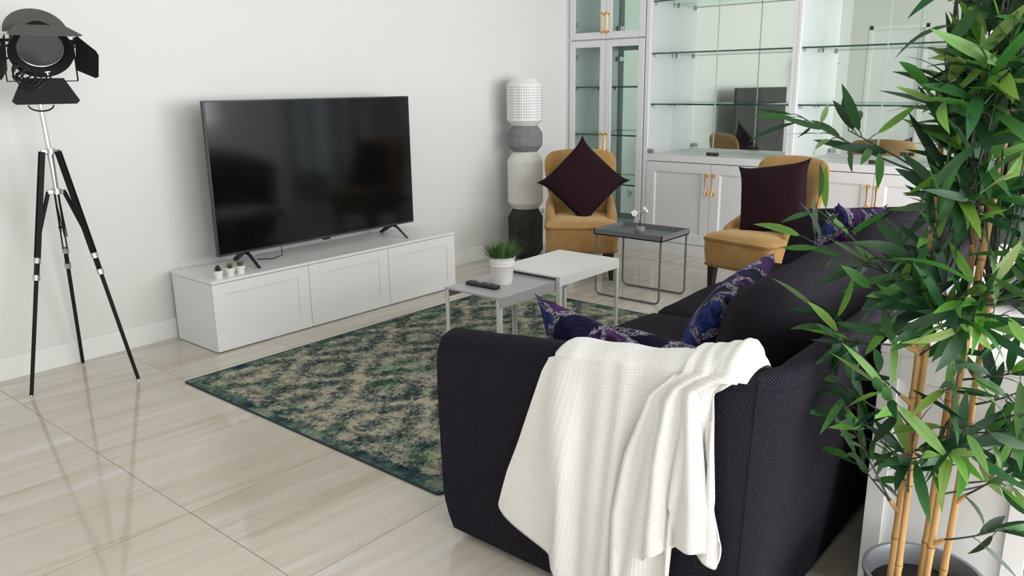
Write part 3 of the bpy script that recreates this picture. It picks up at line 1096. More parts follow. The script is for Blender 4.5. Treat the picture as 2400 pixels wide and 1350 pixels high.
def barn(dirv, beta, w0, w1, L_, m, nm='barn_door', sh=0.0):
    dirv = dirv.normalized()
    ld = (ax * math.cos(beta) + dirv * math.sin(beta)).normalized()
    sv = ax.cross(dirv).normalized()
    nn = ld.cross(sv)
    w0, w1, L_ = w0 * 0.88, w1 * 0.88, L_ * 0.95
    h0 = HC + (dirv * 0.152 + ax * 0.012) * HS
    bm = new()
    cr = 0.014
    poly = [(-w0, 0), (w0, 0), (w1, L_ - cr), (w1 - cr, L_), (-w1 + cr, L_), (-w1, L_ - cr)]
    loft(bm, [[h0 + sv * (a + sh * b) + ld * b + nn * o_ for a, b in poly] for o_ in (-0.001, 0.001)])
    d = build(nm, bm, m, t, smooth=0)
    bm = new()
    for s_ in (-0.03, 0.03):
        tube(bm, [HC + (dirv * 0.140 + ax * 0.006) * HS + sv * s_, h0 + sv * s_ + ld * 0.008], 0.004, 6)
    build('hinge', bm, M['blackmatte'], d)


barn(-e2, R(46), 0.092, 0.150, 0.118, M['blackmatte'])
barn(e2, R(13), 0.10, 0.155, 0.13, M['lamplit'])  # top leaf: light from above put into its colour
barn(e1, R(34), 0.10, 0.078, 0.128, M['blackmatte'])
barn(-e1, R(20), 0.10, 0.078, 0.128, M['blackmatte'])
bm = new()
ys = [hp(s_ * 0.158, 0.0, -0.09) for s_ in (-1, 1)]
base_ = Vector((-0.022, 0.0, 1.33))
for p, s_ in zip(ys, (-1, 1)):
    low = p + Vector((0, 0, -0.17))
    bar(bm, p, low, 0.018, 0.004, up=e1)
    bar(bm, low, Vector((base_.x, base_.y, low.z)), 0.018, 0.004)
build('yoke', bm, M['blackmatte'], t)
bm = new()
for p, s_ in zip(ys, (-1, 1)):
    tube(bm, [p - e1 * s_ * 0.04, p + e1 * s_ * 0.006], 0.006, 8)
    tube(bm, [p + e1 * s_ * 0.004, p + e1 * s_ * 0.024], 0.017, 10)
build('tilt_knob', bm, M['blackmatte'], t)
bm = new()
for k in range(6):
    c0 = hp(-0.105 + 0.010 * k, -0.10 - 0.006 * k, 0.03 + 0.004 * k)
    rr_ = 0.030 + 0.006 * (k % 3)
    pts = []
    for j in range(17):
        a = 2 * PI * j / 16 + k
        pts.append(c0 + e1 * rr_ * (0.8 + 0.12 * k) * math.cos(a) + e2 * rr_ * math.sin(a) * 1.1 + ax * 0.012 * math.sin(2 * a + k))
    tube(bm, pts, 0.0035, 6)
tube(bm, [hp(-0.10, -0.12, 0.0), hp(-0.07, -0.20, -0.02), hp(-0.03, -0.235, -0.03), hp(0.015, -0.235, -0.03), hp(0.03, -0.20, -0.03)], 0.0035, 6)
lo = Vector((-0.03, -0.09, 1.328))
tube(bm, [lo + Rc * (0.055 * math.cos(a) - 0.02) + Vector((0, 0, -0.03 - 0.025 * math.sin(a))) for a in [PI * j / 10 for j in range(11)]], 0.0035, 6)
build('cable_bundle', bm, M['rubber'], t)

# ------------------------------------------------------------------ stacked-segment floor lamp
t = thing('column_floor_lamp', 'tall floor lamp of stacked white, grey and black faceted segments near the corner', 'lamp', (4.89, 3.99, 0))
N_ = 14
bm = new()
lathe(bm, [(0, 0.01), (0.095, 0.01), (0.138, 0.06), (0.140, 0.335), (0.100, 0.402), (0, 0.402)], N_)
build('black_segment', bm, M['lampbase'], t, smooth=20)
bm = new()
pr = [(0.100, 0.404), (0.138, 0.452), (0.138, 0.782), (0.095, 0.852)]
nR = 112
rings = []
for r_, z in [(0.100, 0.404), (0.137, 0.450), (0.138, 0.460), (0.138, 0.775), (0.137, 0.785), (0.095, 0.852)]:
    amp = 0.0022 if 0.45 < z < 0.8 else 0.0
    rings.append([((r_ + amp * math.cos(k * PI)) * math.cos(2 * PI * k / nR), (r_ + amp * math.cos(k * PI)) * math.sin(2 * PI * k / nR), z) for k in range(nR)])
loft(bm, rings)
build('ribbed_segment', bm, M['ribpaper'], t, smooth=0)
bm = new()
lathe(bm, [(0, 0.854), (0.100, 0.854), (0.137, 0.900), (0.137, 0.995), (0.100, 1.048), (0, 1.048)], N_)
build('grey_segment', bm, M['lampmid'], t, smooth=20)
bm = new()
lathe(bm, [(0.0, 1.050), (0.095, 1.050), (0.140, 1.092), (0.140, 1.362), (0.095, 1.408), (0.0, 1.408)], N_, uvs=True)
build('perforated_shade', bm, M['paper'], t, smooth=20)
bm = new()
pts = [(0.06, -0.08, 0.03), (0.14, -0.12, 0.008), (0.20, -0.05, 0.006), (0.30, 0.02, 0.006), (0.42, 0.0, 0.006), (0.5, -0.06, 0.006)]
tube(bm, pts, 0.004, 6)
for k in range(4):
    tube(bm, [(0.10 + 0.05 * math.cos(a) + 0.01 * k, -0.16 + 0.035 * math.sin(a), 0.006 + 0.007 * k) for a in [2 * PI * j / 14 for j in range(14)]], 0.004, 6)
build('cord', bm, M['rubber'], t)

t = thing('power_adapter', 'black adapter with coiled cord on the floor behind the armchair', 'adapter', (5.40, 3.70, 0))
build('adapter_body', box(new(), -0.04, 0.03, -0.025, 0.025, 0.001, 0.03, 0.005), M['rubber'], t)
bm = new()
for k in range(3):
    tube(bm, [(0.0 + 0.10 * math.cos(a), 0.10 * math.sin(a) + 0.01 * k, 0.006 + 0.012 * k + (0.02 if k else 0)) for a in [2 * PI * j / 18 for j in range(19)]], 0.005, 6)
build('coiled_cord', bm, M['rubber'], t)


# ------------------------------------------------------------------ soft shapes
def pillow_bm(w_, h_, t_, pull=0.10, n=22, seedv=0, wr=0.012):
    bm = new()
    vsf = {}
    for side in (1, -1):
        for i in range(n + 1):
            for j in range(n + 1):
                u = -1 + 2 * i / n
                v_ = -1 + 2 * j / n
                edge = i in (0, n) or j in (0, n)
                if edge and side == -1:
                    vsf[(side, i, j)] = vsf[(1, i, j)]
                    continue
                px = w_ / 2 * u * (1 - pull * (1 - abs(v_) ** 5) * abs(u) ** 2)
                py = h_ / 2 * v_ * (1 - pull * (1 - abs(u) ** 5) * abs(v_) ** 2)
                th = t_ / 2 * ((1 - u * u) * (1 - v_ * v_)) ** 0.42
                th += wr * noise.noise(Vector((u * 1.7 + seedv, v_ * 1.7, side * 3.0))) * (1 - max(abs(u), abs(v_)) ** 4)
                vsf[(side, i, j)] = bm.verts.new((px, py, side * th))
    for side in (1, -1):
        for i in range(n):
            for j in range(n):
                q4 = (vsf[(side, i, j)], vsf[(side, i + 1, j)], vsf[(side, i + 1, j + 1)], vsf[(side, i, j + 1)])
                bm.faces.new(q4 if side == 1 else q4[::-1])
    return bm


def pillow(name, label, mtx, w_, h_, t_, m, pipe=None, group=None, seedv=0, pull=0.1):
    o = thing(name, label, 'cushion', (0, 0, 0), 0, group)
    o.matrix_world = mtx
    build('cushion_cover', pillow_bm(w_, h_, t_, pull, seedv=seedv), m, o, smooth=180)
    if pipe:
        bm = new()
        pts = []
        K = 20
        for s_ in range(4):
            for k in range(K):
                a = -1 + 2 * k / K
                u, v_ = [(a, -1), (1, a), (-a, 1), (-1, -a)][s_]
                pts.append((w_ / 2 * u * (1 - pull * (1 - abs(v_) ** 5) * abs(u) ** 2), h_ / 2 * v_ * (1 - pull * (1 - abs(u) ** 5) * abs(v_) ** 2), 0))
        pts.append(pts[0])
        tube(bm, pts, 0.005, 6)
        build('piping', bm, pipe, o)
    return o


# ------------------------------------------------------------------ armchairs
def rbox_ring(x0, x1, y0, y1, z, r_, n=5):
    out = []
    for cx, cy, a0 in ((x1 - r_, y1 - r_, 0), (x0 + r_, y1 - r_, PI / 2), (x0 + r_, y0 + r_, PI), (x1 - r_, y0 + r_, 1.5 * PI)):
        for k in range(n + 1):
            a = a0 + PI / 2 * k / n
            out.append((cx + r_ * math.cos(a), cy + r_ * math.sin(a), z))
    return out


def armchair(label, loc, rz):
    t = thing('armchair', label, 'chair', loc, rz, 'mustard velvet armchairs by the display cabinets')
    # local +x is the front, +y the sitter's left
    bm = new()
    loft(bm, [rbox_ring(-0.24, 0.255, -0.235, 0.235, 0.205, 0.05), rbox_ring(-0.25, 0.27, -0.25, 0.25, 0.215, 0.06), rbox_ring(-0.25, 0.28, -0.258, 0.258, 0.30, 0.06),
              rbox_ring(-0.25, 0.28, -0.258, 0.258, 0.378, 0.06)])
    build('seat_base', bm, M['velvet'], t, smooth=50)
    bm = new()
    loft(bm, [rbox_ring(-0.25, 0.278, -0.256, 0.256, 0.378, 0.06), rbox_ring(-0.25, 0.282, -0.259, 0.259, 0.392, 0.06), rbox_ring(-0.24, 0.262, -0.24, 0.24, 0.412, 0.08),
              rbox_ring(-0.20, 0.20, -0.18, 0.18, 0.426, 0.10), rbox_ring(-0.08, 0.08, -0.06, 0.06, 0.431, 0.05)])
    build('seat_pad', bm, M['velvet'], t, smooth=60)
    bm = new()
    for z in (0.380, 0.212):
        e_ = 0.003 if z > 0.3 else -0.006
        rr = rbox_ring(-0.25 - e_, 0.28 + e_, -0.258 - e_, 0.258 + e_, z, 0.06)
        tube(bm, rr + [rr[0]], 0.005, 6)
    build('piping', bm, M['velvetpipe'], t)
    # curved back: grid over width (u) and height (v), with thickness
    bm = new()
    nu, nv = 20, 16

    def bk(u, v_, side):
        # outline
        z = 0.36 + 0.53 * v_
        hw = 0.210 + 0.062 * math.sin(PI * min(1, v_ * 1.15) / 2) ** 1.5
        if v_ > 0.80:
            f = (v_ - 0.80) / 0.20
            hw *= 1 - 0.22 * (1 - math.sqrt(max(0, 1 - f * f)))
        y = hw * u
        z -= 0.018 * u * u * v_ ** 3
        x = -0.235 - 0.125 * v_ + 0.055 * u * u * (0.5 + 0.5 * v_)
        th = 0.048 * (1 - abs(u) ** 6) ** 0.5 * (1 - max(0, v_ * 1.02 - 0.02) ** 10) ** 0.5 + 0.002
        if side > 0:
            for (bu, bv) in ((-0.45, 0.62), (0.45, 0.62), (0, 0.62), (-0.22, 0.38), (0.22, 0.38)):
                d2_ = ((u - bu) / 0.13) ** 2 + ((v_ - bv) / 0.10) ** 2
                th -= 0.016 * math.exp(-d2_)
        return (x + side * th, y, z)
    vv = {}
    for side in (1, -1):
        for i in range(nu + 1):
            for j in range(nv + 1):
                u, v_ = -1 + 2 * i / nu, j / nv
                vv[(side, i, j)] = bm.verts.new(bk(u, v_, side))
        for i in range(nu):
            for j in range(nv):
                bm.faces.new((vv[(side, i, j)], vv[(side, i + 1, j)], vv[(side, i + 1, j + 1)], vv[(side, i, j + 1)]))
    for i in range(nu):
        for j in (0, nv):
            bm.faces.new((vv[(1, i, j)], vv[(1, i + 1, j)], vv[(-1, i + 1, j)], vv[(-1, i, j)]))
    for j in range(nv):
        for i in (0, nu):
            bm.faces.new((vv[(1, i, j)], vv[(1, i, j + 1)], vv[(-1, i, j + 1)], vv[(-1, i, j)]))
    br = build('backrest', bm, M['velvet'], t, smooth=180, sub=1)
    for (bu, bv) in ((-0.45, 0.62), (0.45, 0.62), (0, 0.62), (-0.22, 0.38), (0.22, 0.38)):
        p = bk(bu, bv, 1)
        bm = new()
        bmesh.ops.create_icosphere(bm, subdivisions=2, radius=0.012, matrix=Matrix.Translation(p))
        build('button', bm, M['velvetpipe'], br)
    for s_ in (-1, 1):
        bm = new()
        secs = []
        for (x, zt, hw, yo) in ((-0.28, 0.57, 0.020, 0.225), (-0.20, 0.545, 0.034, 0.228), (-0.11, 0.505, 0.038, 0.228), (-0.02, 0.475, 0.040, 0.226), (0.05, 0.452, 0.038, 0.222), (0.09, 0.43, 0.026, 0.218)):
            ring = []
            for k in range(12):
                a = 2 * PI * k / 12
                cy = s_ * yo + hw * math.cos(a)
                zz = 0.36 + (zt - 0.36) * (0.5 + 0.5 * math.copysign(abs(math.sin(a)) ** 0.6, math.sin(a)))
                ring.append((x, cy, zz))
            secs.append(ring)
        loft(bm, secs)
        build('armrest', bm, M['velvet'], t, smooth=180, sub=1)
    for (x, y, dx, dy) in ((0.215, 0.20, 0.0, 0.01), (0.215, -0.20, 0.0, -0.01), (-0.19, 0.19, -0.07, 0.01), (-0.19, -0.19, -0.07, -0.01)):
        bm = new()
        secs = []
        for k in range(6):
            f = k / 5
            hw = 0.025 - 0.010 * f
            cx, cy, z = x + dx * f * f, y + dy * f, 0.207 * (1 - f)
            secs.append([(cx - hw, cy - hw, z), (cx + hw, cy - hw, z), (cx + hw, cy + hw, z), (cx - hw, cy + hw, z)])
        loft(bm, secs)
        build('leg', bm, M['woodblack'], t, smooth=30)
    return t


a1_ = R(217)
armchair('mustard velvet armchair beside the stacked-segment lamp, holding a diamond-set dark cushion', (4.690, 3.305, 0), a1_)
a2_ = R(167)
armchair('mustard velvet armchair partly hidden behind the far arm of the dark sofa', (4.874, 2.018, 0), a2_)


def at(loc, rz, p):
    c_, s_ = math.cos(rz), math.sin(rz)
    return Vector((loc[0] + c_ * p[0] - s_ * p[1], loc[1] + s_ * p[0] + c_ * p[1], p[2]))


def dr(rz, p):
    c_, s_ = math.cos(rz), math.sin(rz)
    return Vector((c_ * p[0] - s_ * p[1], s_ * p[0] + c_ * p[1], p[2]))


# aubergine cushions
n_ = dr(a1_, (1, 0.02, 0.30))
side = dr(a1_, (0, 1, 0))
upv = n_.cross(side)
ex = (side + upv * (1 if upv.z > 0 else -1)).normalized()
pillow('throw_cushion', 'dark aubergine cushion standing on its corner in the armchair near the lamp', axes(at((4.690, 3.305), a1_, (-0.06, 0.015, 0.672)), ex, None, n_), 0.475, 0.475, 0.15, M['aubergine'], M['auberpipe'], 'dark aubergine cushions on the armchairs', 1, 0.13)
n_ = dr(a2_, (1, 0.25, 0.30))
ex = dr(a2_, (-0.22, 1, 0.17))
pillow('throw_cushion', 'dark aubergine cushion upright in the armchair behind the sofa', axes(at((4.874, 2.018), a2_, (-0.05, 0.035, 0.638)), ex, None, n_), 0.475, 0.46, 0.16, M['aubergine'], M['auberpipe'], 'dark aubergine cushions on the armchairs', 2, 0.11)

# ------------------------------------------------------------------ tray table with orchid
t = thing('tray_table', 'grey metal tray side table between the two mustard armchairs', 'table', (4.425, 2.638, 0))
bm = new()
hx, hy = 0.178, 0.252
box(bm, -hx, hx, -hy, hy, 0.407, 0.414)
for (x0, x1, y0, y1) in ((-hx, -hx + 0.008, -hy, hy), (hx - 0.008, hx, -hy, hy), (-hx, hx, -hy, -hy + 0.008), (-hx, hx, hy - 0.008, hy)):
    box(bm, x0, x1, y0, y1, 0.407, 0.445, 0.001)
build('tray', bm, M['graytray'], t)
for x in (-0.165, 0.165):
    bm = new()
    pts = []
    a_, rr_ = 0.238, 0.035
    pts += [(x, a_, 0.406), (x, a_, 0.05)]
    for k in range(1, 7):
        an = PI / 2 * k / 6
        pts.append((x, a_ - rr_ + rr_ * math.cos(an), 0.007 + rr_ - rr_ * math.sin(an)))
    for k in range(6, -1, -1):
        an = PI / 2 * k / 6
        pts.append((x, -a_ + rr_ - rr_ * math.cos(an), 0.007 + rr_ - rr_ * math.sin(an)))
    pts.append((x, -a_, 0.406))
    tube(bm, pts, 0.0065, 10)
    build('leg_frame', bm, M['graytube'], t)

t = thing('potted_orchid', 'tiny white orchid in a grey concrete pot on the grey tray', 'plant', (4.43, 2.655, 0.4145))
bm = new()
lathe(bm, [(0, 0), (0.026, 0), (0.034, 0.012), (0.036, 0.025), (0.031, 0.045), (0.026, 0.046), (0.026, 0.036), (0, 0.036)], 24)
build('pot', bm, M['concrete'], t)
build('soil', lathe(new(), [(0, 0.037), (0.026, 0.037), (0, 0.041)], 16), M['soil'], t)
Rv = Vector((0.646, -0.763, 0))
bm = new()
S0 = [Vector((0, 0, 0.038)), Rv * 0.004 + Vector((0, 0, 0.075)), Rv * 0.004 + Vector((0, 0, 0.105)), Rv * 0.014 + Vector((0, 0, 0.130)), Rv * 0.034 + Vector((0, 0, 0.140))]
tube(bm, S0, 0.0019, 6)
tube(bm, [S0[2], Rv * -0.012 + Vector((0, 0, 0.115)), Rv * -0.028 + Vector((0, 0, 0.128))], 0.0014, 6)
tube(bm, [Vector((0, 0, 0.038)), Rv * 0.002 + Vector((0, 0, 0.07)), Rv * -0.010 + Vector((0, 0, 0.092))], [0.005, 0.004, 0.001], 6)
build('stem', bm, M['stemgreen'], t)
bm = new()
tl = bm.loops.layers.float_color.new('tint')
leafblade(bm, tl, (0, 0, 0.04), Rv + Vector((0, 0, 0.55)), (0, 0, 1), 0.062, 0.024, (0.025, 0.09, 0.025), 0.35)
leafblade(bm, tl, (0, 0, 0.04), -Rv * 0.4 + Vector((0, 0, 1)), Rv, 0.05, 0.014, (0.03, 0.08, 0.03), 0.1)
tinted('leaf', bm, t, M['grass'])
for (c0, sz, nv_) in ((Rv * 0.036 + Vector((0, 0, 0.150)), 0.026, Vector((0.1, -0.6, 0.5))), (Rv * -0.036 + Vector((0, 0, 0.128)), 0.024, Vector((-0.7, -0.4, 0.35)))):
    bm = new()
    nv_.normalize()
    a_ = nv_.orthogonal().normalized()
    b_ = nv_.cross(a_)
    tl = bm.loops.layers.float_color.new('tint')
    for k in range(5):
        an = 2 * PI * k / 5
        d = a_ * math.cos(an) + b_ * math.sin(an)
        leafblade(bm, tl, c0, d + nv_ * 0.25, nv_, sz, sz * (0.95 if k % 2 else 0.6), (0.8, 0.8, 0.8), 0.2, prof=((0, 0.2), (0.4, 1), (0.8, 0.7), (1, 0.1)))
    fl = build('flower', bm, M['petal'], t, smooth=60, fix=False)
    bm = new()
    bmesh.ops.create_icosphere(bm, subdivisions=1, radius=0.005, matrix=Matrix.Translation(c0 + nv_ * 0.004))
    build('flower_centre', bm, M['petalheart'], fl)


# ------------------------------------------------------------------ nesting tables
def nest(label, x0, x1, y0, y1, h_, m, inset=0.0):
    t = thing('nesting_table', label, 'table', ((x0 + x1) / 2, (y0 + y1) / 2, 0.0066), 0, 'nested coffee tables on the rug')
    hx, hy = (x1 - x0) / 2, (y1 - y0) / 2
    h_ -= 0.006
    bm = new()
    box(bm, -hx, hx, -hy, hy, h_ - 0.010, h_, 0.0012)
    for y in (-hy, hy - 0.006):
        box(bm, -hx, hx, y, y + 0.006, h_ - 0.050, h_ - 0.010, 0.0008)
    build('table_top', bm, m, t)
    for (sx_, sy_) in ((-1, -1), (1, -1), (1, 1), (-1, 1)):
        bm = new()
        xa = sx_ * (hx - 0.010)
        ya = sy_ * (hy - 0.0045)
        box(bm, xa - 0.0095, xa + 0.0095, ya - 0.003, ya + 0.003, 0.0, h_ - 0.049)
        box(bm, sx_ * (hx - 0.003) - 0.003, sx_ * (hx - 0.003) + 0.003, ya - sy_ * 0.016 - 0.002, ya, 0.0, h_ - 0.0072) if sy_ > 0 else box(bm, sx_ * (hx - 0.003) - 0.003, sx_ * (hx - 0.003) + 0.003, ya, ya + 0.018, 0.0, h_ - 0.0072)
        build('leg', bm, M['tblleg'], t)
    return t


nest('low light-grey table of the nested pair, carrying the grass pot', 2.585, 3.095, 2.262, 2.61, 0.428, M['tblgray'])
nest('white square table of the nested pair, overlapping the grey one', 3.000, 3.532, 2.236, 2.636, 0.450 + 0.002, M['tblwhite'])

# grass pot
t = thing('potted_grass_plant', 'artificial grass in a white metal pot on the light-grey table', 'plant', (2.815, 2.445, 0.4285))
bm = new()
lathe(bm, [(0, 0), (0.046, 0), (0.047, 0.004), (0.050, 0.022), (0.057, 0.088), (0.0595, 0.091), (0.0575, 0.094), (0.0595, 0.105), (0.0605, 0.108), (0.059, 0.111), (0.061, 0.124), (0.065, 0.126), (0.0655, 0.131), (0.061, 0.132), (0.058, 0.12), (0, 0.118)], 40)
build('pot', bm, M['potwhite'], t, smooth=50)
bm = new()
tl = bm.loops.layers.float_color.new('tint')
rnd = random.Random(11)
for k in range(420):
    az = rnd.uniform(0, 2 * PI)
    rr_ = 0.05 * math.sqrt(rnd.random())
    out = rr_ / 0.05
    el = R(86 - 48 * out ** 1.3 + rnd.uniform(-12, 10))
    d = Vector((math.cos(az) * math.cos(el), math.sin(az) * math.cos(el), math.sin(el)))
    L_ = rnd.uniform(0.06, 0.132) * (1.0 - 0.12 * out)
    if rnd.random() < 0.06:
        L_ *= 1.2
    g = rnd.random()
    c_ = (0.02 + 0.09 * g, 0.07 + 0.17 * g, 0.015 + 0.03 * g)
    leafblade(bm, tl, (rr_ * math.cos(az), rr_ * math.sin(az), 0.116), d, (math.cos(az), math.sin(az), 0.3), L_, 0.0034, c_, rnd.uniform(0.0, 0.3), prof=((0, 0.8), (0.5, 1), (1, 0.05)))
tinted('grass_blades', bm, t, M['grass'])

# remote
t = thing('remote_control', 'black television remote lying on the light-grey table', 'remote control', (2.700, 2.470, 0.4285), R(92))
bm = new()
box(bm, -0.095, 0.095, -0.021, 0.021, 0.0, 0.018, 0.008, 4)
build('remote_body', bm, M['black'], t, smooth=60)
bm = new()
for i in range(9):
    for j in (-1, 0, 1):
        if i in (4,):
            continue
        x = 0.08 - i * 0.016
        box(bm, x - 0.0045, x + 0.0045, j * 0.012 - 0.0042, j * 0.012 + 0.0042, 0.0175, 0.0205, 0.001)
tube(bm, [(0.016, 0, 0.0175), (0.016, 0, 0.021)], 0.0135, 16)
build('buttons', bm, M['button'], t)
build('home_button', box(new(), 0.012, 0.02, -0.004, 0.004, 0.0212, 0.0225), M['white'], t)

# ------------------------------------------------------------------ rug
RX, RY = (1.70 + 4.03) / 2, (1.78 + 3.49) / 2
t = thing('rug', 'large faded teal and cream oriental-pattern rug under the coffee tables', 'rug', (RX, RY, 0.0))
bm = new()
loft(bm, [rbox_ring(-1.165, 1.165, -0.855, 0.855, 0.0008, 0.012), rbox_ring(-1.165, 1.165, -0.855, 0.855, 0.006, 0.012)])
build('rug_pile', bm, M['rug'], t, smooth=0)
bm = new()
rr = rbox_ring(-1.167, 1.167, -0.857, 0.857, 0.0042, 0.014)
tube(bm, rr + [rr[0]], 0.0042, 6)
build('binding', bm, M['rugedge'], t)

# ------------------------------------------------------------------ sofa
sofa = thing('sofa', 'large charcoal purple fabric sofa in the foreground facing the television', 'sofa', (0, 0, 0))


def lerp(a, b, f):
    return a + (b - a) * f


def pl(tab, z):
    """piecewise-linear table lookup"""
    if z <= tab[0][0]:
        return tab[0][1]
    for (a, fa), (b, fb) in zip(tab, tab[1:]):
        if z <= b:
            return fa + (fb - fa) * (z - a) / (b - a)
    return tab[-1][1]


OUT = [(0.03, 0.0), (0.10, -0.012), (0.25, -0.028), (0.40, -0.045), (0.55, -0.065), (0.68, -0.085), (0.80, -0.108)]   # outward flare with height
XN, XF, YB, CR = 1.552, 4.13, 0.632, 0.045      # near / far / back foot lines and corner radius


def top_z(y):
    return pl([(0.53, 0.790), (0.75, 0.776), (0.95, 0.747), (1.15, 0.722), (1.35, 0.710), (1.60, 0.704)], y)


def front_y(z):
    return pl([(0.03, 1.565), (0.10, 1.583), (0.17, 1.586), (0.39, 1.566), (0.50, 1.552), (0.60, 1.535), (0.655, 1.518), (0.69, 1.485), (0.74, 1.46)], z)


def path():
    """plan of the outer foot line: near arm, rounded corner, back, rounded corner, far arm; (point, outward normal, name)"""
    out = []
    for k in range(31):
        out.append((Vector((XN, lerp(1.612, YB + CR, k / 30), 0)), Vector((-1, 0, 0)), 'a'))
    for k in range(1, 8):
        a = PI + PI / 2 * k / 8
        out.append((Vector((XN + CR + CR * math.cos(a), YB + CR + CR * math.sin(a), 0)), Vector((math.cos(a), math.sin(a), 0)), 'c'))
    for k in range(41):
        out.append((Vector((lerp(XN + CR, XF - CR, k / 40), YB, 0)), Vector((0, -1, 0)), 'b'))
    for k in range(1, 8):
        a = 1.5 * PI + PI / 2 * k / 8
        out.append((Vector((XF - CR + CR * math.cos(a), YB + CR + CR * math.sin(a), 0)), Vector((math.cos(a), math.sin(a), 0)), 'c'))
    for k in range(31):
        out.append((Vector((XF, lerp(YB + CR, 1.612, k / 30), 0)), Vector((1, 0, 0)), 'd'))
    return out


PATH = path()


def shell(i0, i1, name):
    bm = new()
    uvl = bm.loops.layers.uv.verify()
    rows = []
    arc = 0.0
    for i in range(i0, i1 + 1):
        p, nr, kd = PATH[i]
        T = top_z(p.y - (0.1 if kd == 'b' else 0.0))
        endf = 0.0
        if kd in 'ad':
            endf = max(0.0, ((p.y - YB) / (1.612 - YB) - 0.93) / 0.07)
        sh = 0.022 * (1 - math.sqrt(max(0, 1 - endf * endf)))
        if i > i0:
            arc += ((p + nr * 0.07) - (PATH[i - 1][0] + PATH[i - 1][1] * 0.07)).length
        ring = []
        NZ = 14
        for part, zz in [(0, k / NZ) for k in range(NZ + 1)] + [(2, k) for k in (0.2, 0.4, 0.6, 0.8)] + [(1, 1 - k / NZ) for k in range(NZ + 1)]:
            z = T - 0.024 + 0.024 * math.sin(PI * zz) if part == 2 else 0.03 + (T - 0.054) * zz
            th = lerp(0.16, 0.068, z / 0.75)
            o_ = -pl(OUT, z)
            dep = sh if part == 0 else (th - sh if part == 1 else sh + (th - 2 * sh) * (0.5 - 0.5 * math.cos(PI * zz)))
            q_ = p + nr * (o_ - dep)
            if kd == 'c' and part == 1:      # keep the inside corner from folding over
                q_ = p + nr * (o_ - th)
            if kd in 'ad':
                f = (p.y - YB - CR) / (1.612 - YB - CR)
                q_.y = lerp(q_.y, front_y(z * 0.70 / T if T > 0.70 else z), f)
            ring.append((Vector((q_.x, q_.y, z)), arc + 1.61, part))
        rows.append(ring)
    V = [[bm.verts.new(r_[0]) for r_ in ring] for ring in rows]
    n = len(V[0])
    for i in range(len(V) - 1):
        for k in range(n):
            k2 = (k + 1) % n
            f = bm.faces.new((V[i][k], V[i][k2], V[i + 1][k2], V[i + 1][k]))
            for lp, (ii, kk) in zip(f.loops, ((i, k), (i, k2), (i + 1, k2), (i + 1, k))):
                r_ = rows[ii][kk]
                lp[uvl].uv = (r_[1], r_[0].z if rows[i][k][2] != 2 else 0.8 + kk * 0.02)
    for ring in (V[0][::-1], V[-1]):
        f = bm.faces.new(ring)
        for lp in f.loops:
            lp[uvl].uv = (lp.vert.co.x, lp.vert.co.z)
    return build(name, bm, M['sofa'], sofa, smooth=50)


shell(0, 33, 'arm')
shell(33, len(PATH) - 1 - 33, 'backrest')
shell(len(PATH) - 1 - 33, len(PATH) - 1, 'arm')
# seams
for idx in (33, len(PATH) - 34):
    bm = new()
    p, nr, kd = PATH[idx]
    pts = []
    for k in range(13):
        z = 0.04 + 0.725 * k / 12
        q_ = p + nr * (-pl(OUT, z) + 0.0003)
        pts.append((q_.x, q_.y, z))
    tube(bm, pts, 0.0020, 6)
    build('seam', bm, M['sofaseat'], sofa)
bm = new()
pts = []
for (p, nr, kd) in PATH[3:-3]:
    z = top_z(p.y - (0.1 if kd == 'b' else 0.0)) - 0.040
    q_ = p + nr * (-pl(OUT, z) + 0.0003)
    pts.append((q_.x, q_.y, z))
tube(bm, pts, 0.0016, 6)
build('seam', bm, M['sofaseat'], sofa)
# base frame and feet
build('seat_frame', box(new(), XN + 0.10, XF - 0.10, YB + 0.10, 1.585, 0.05, 0.27, 0.02), M['sofaseat'], sofa)
for (x, y) in ((1.66, 0.75), (1.66, 1.48), (4.02, 0.75), (4.02, 1.48)):
    bm = new()
    lathe(bm, [(0, 0), (0.022, 0), (0.028, 0.06), (0, 0.06)], 12, (x, y, 0.0))
    build('foot', bm, M['woodblack'], sofa)


def soft_box(x0, x1, y0, y1, z0, z1, r_, nseg=14, crown=0.02, seedv=0.0):
    """rounded upholstered block with crowned faces"""
    bm = new()
    bmesh.ops.create_cube(bm, size=2)
    bmesh.ops.subdivide_edges(bm, edges=bm.edges[:], cuts=nseg, use_grid_fill=True)
    hx, hy, hz_ = (x1 - x0) / 2, (y1 - y0) / 2, (z1 - z0) / 2
    c_ = Vector(((x0 + x1) / 2, (y0 + y1) / 2, (z0 + z1) / 2))
    for v_ in bm.verts:
        u = v_.co.copy()
        p = Vector((u.x * hx, u.y * hy, u.z * hz_))
        q_ = Vector((max(-hx + r_, min(hx - r_, p.x)), max(-hy + r_, min(hy - r_, p.y)), max(-hz_ + r_, min(hz_ - r_, p.z))))
        d = p - q_
        if d.length > 1e-6:
            p = q_ + d.normalized() * r_
        k = (1 - u.x ** 2) * (1 - u.y ** 2) if abs(u.z) > 0.99 else ((1 - u.x ** 2) * (1 - u.z ** 2) if abs(u.y) > 0.99 else (1 - u.y ** 2) * (1 - u.z ** 2))
        nrm = Vector((u.x if abs(u.x) > 0.99 else 0, u.y if abs(u.y) > 0.99 else 0, u.z if abs(u.z) > 0.99 else 0))
        p += nrm * crown * max(0, k)
        p += Vector((1, 1, 1)) * 0.006 * noise.noise(p * 5 + Vector((seedv, 0, 0)))
        v_.co = p + c_
    return bm


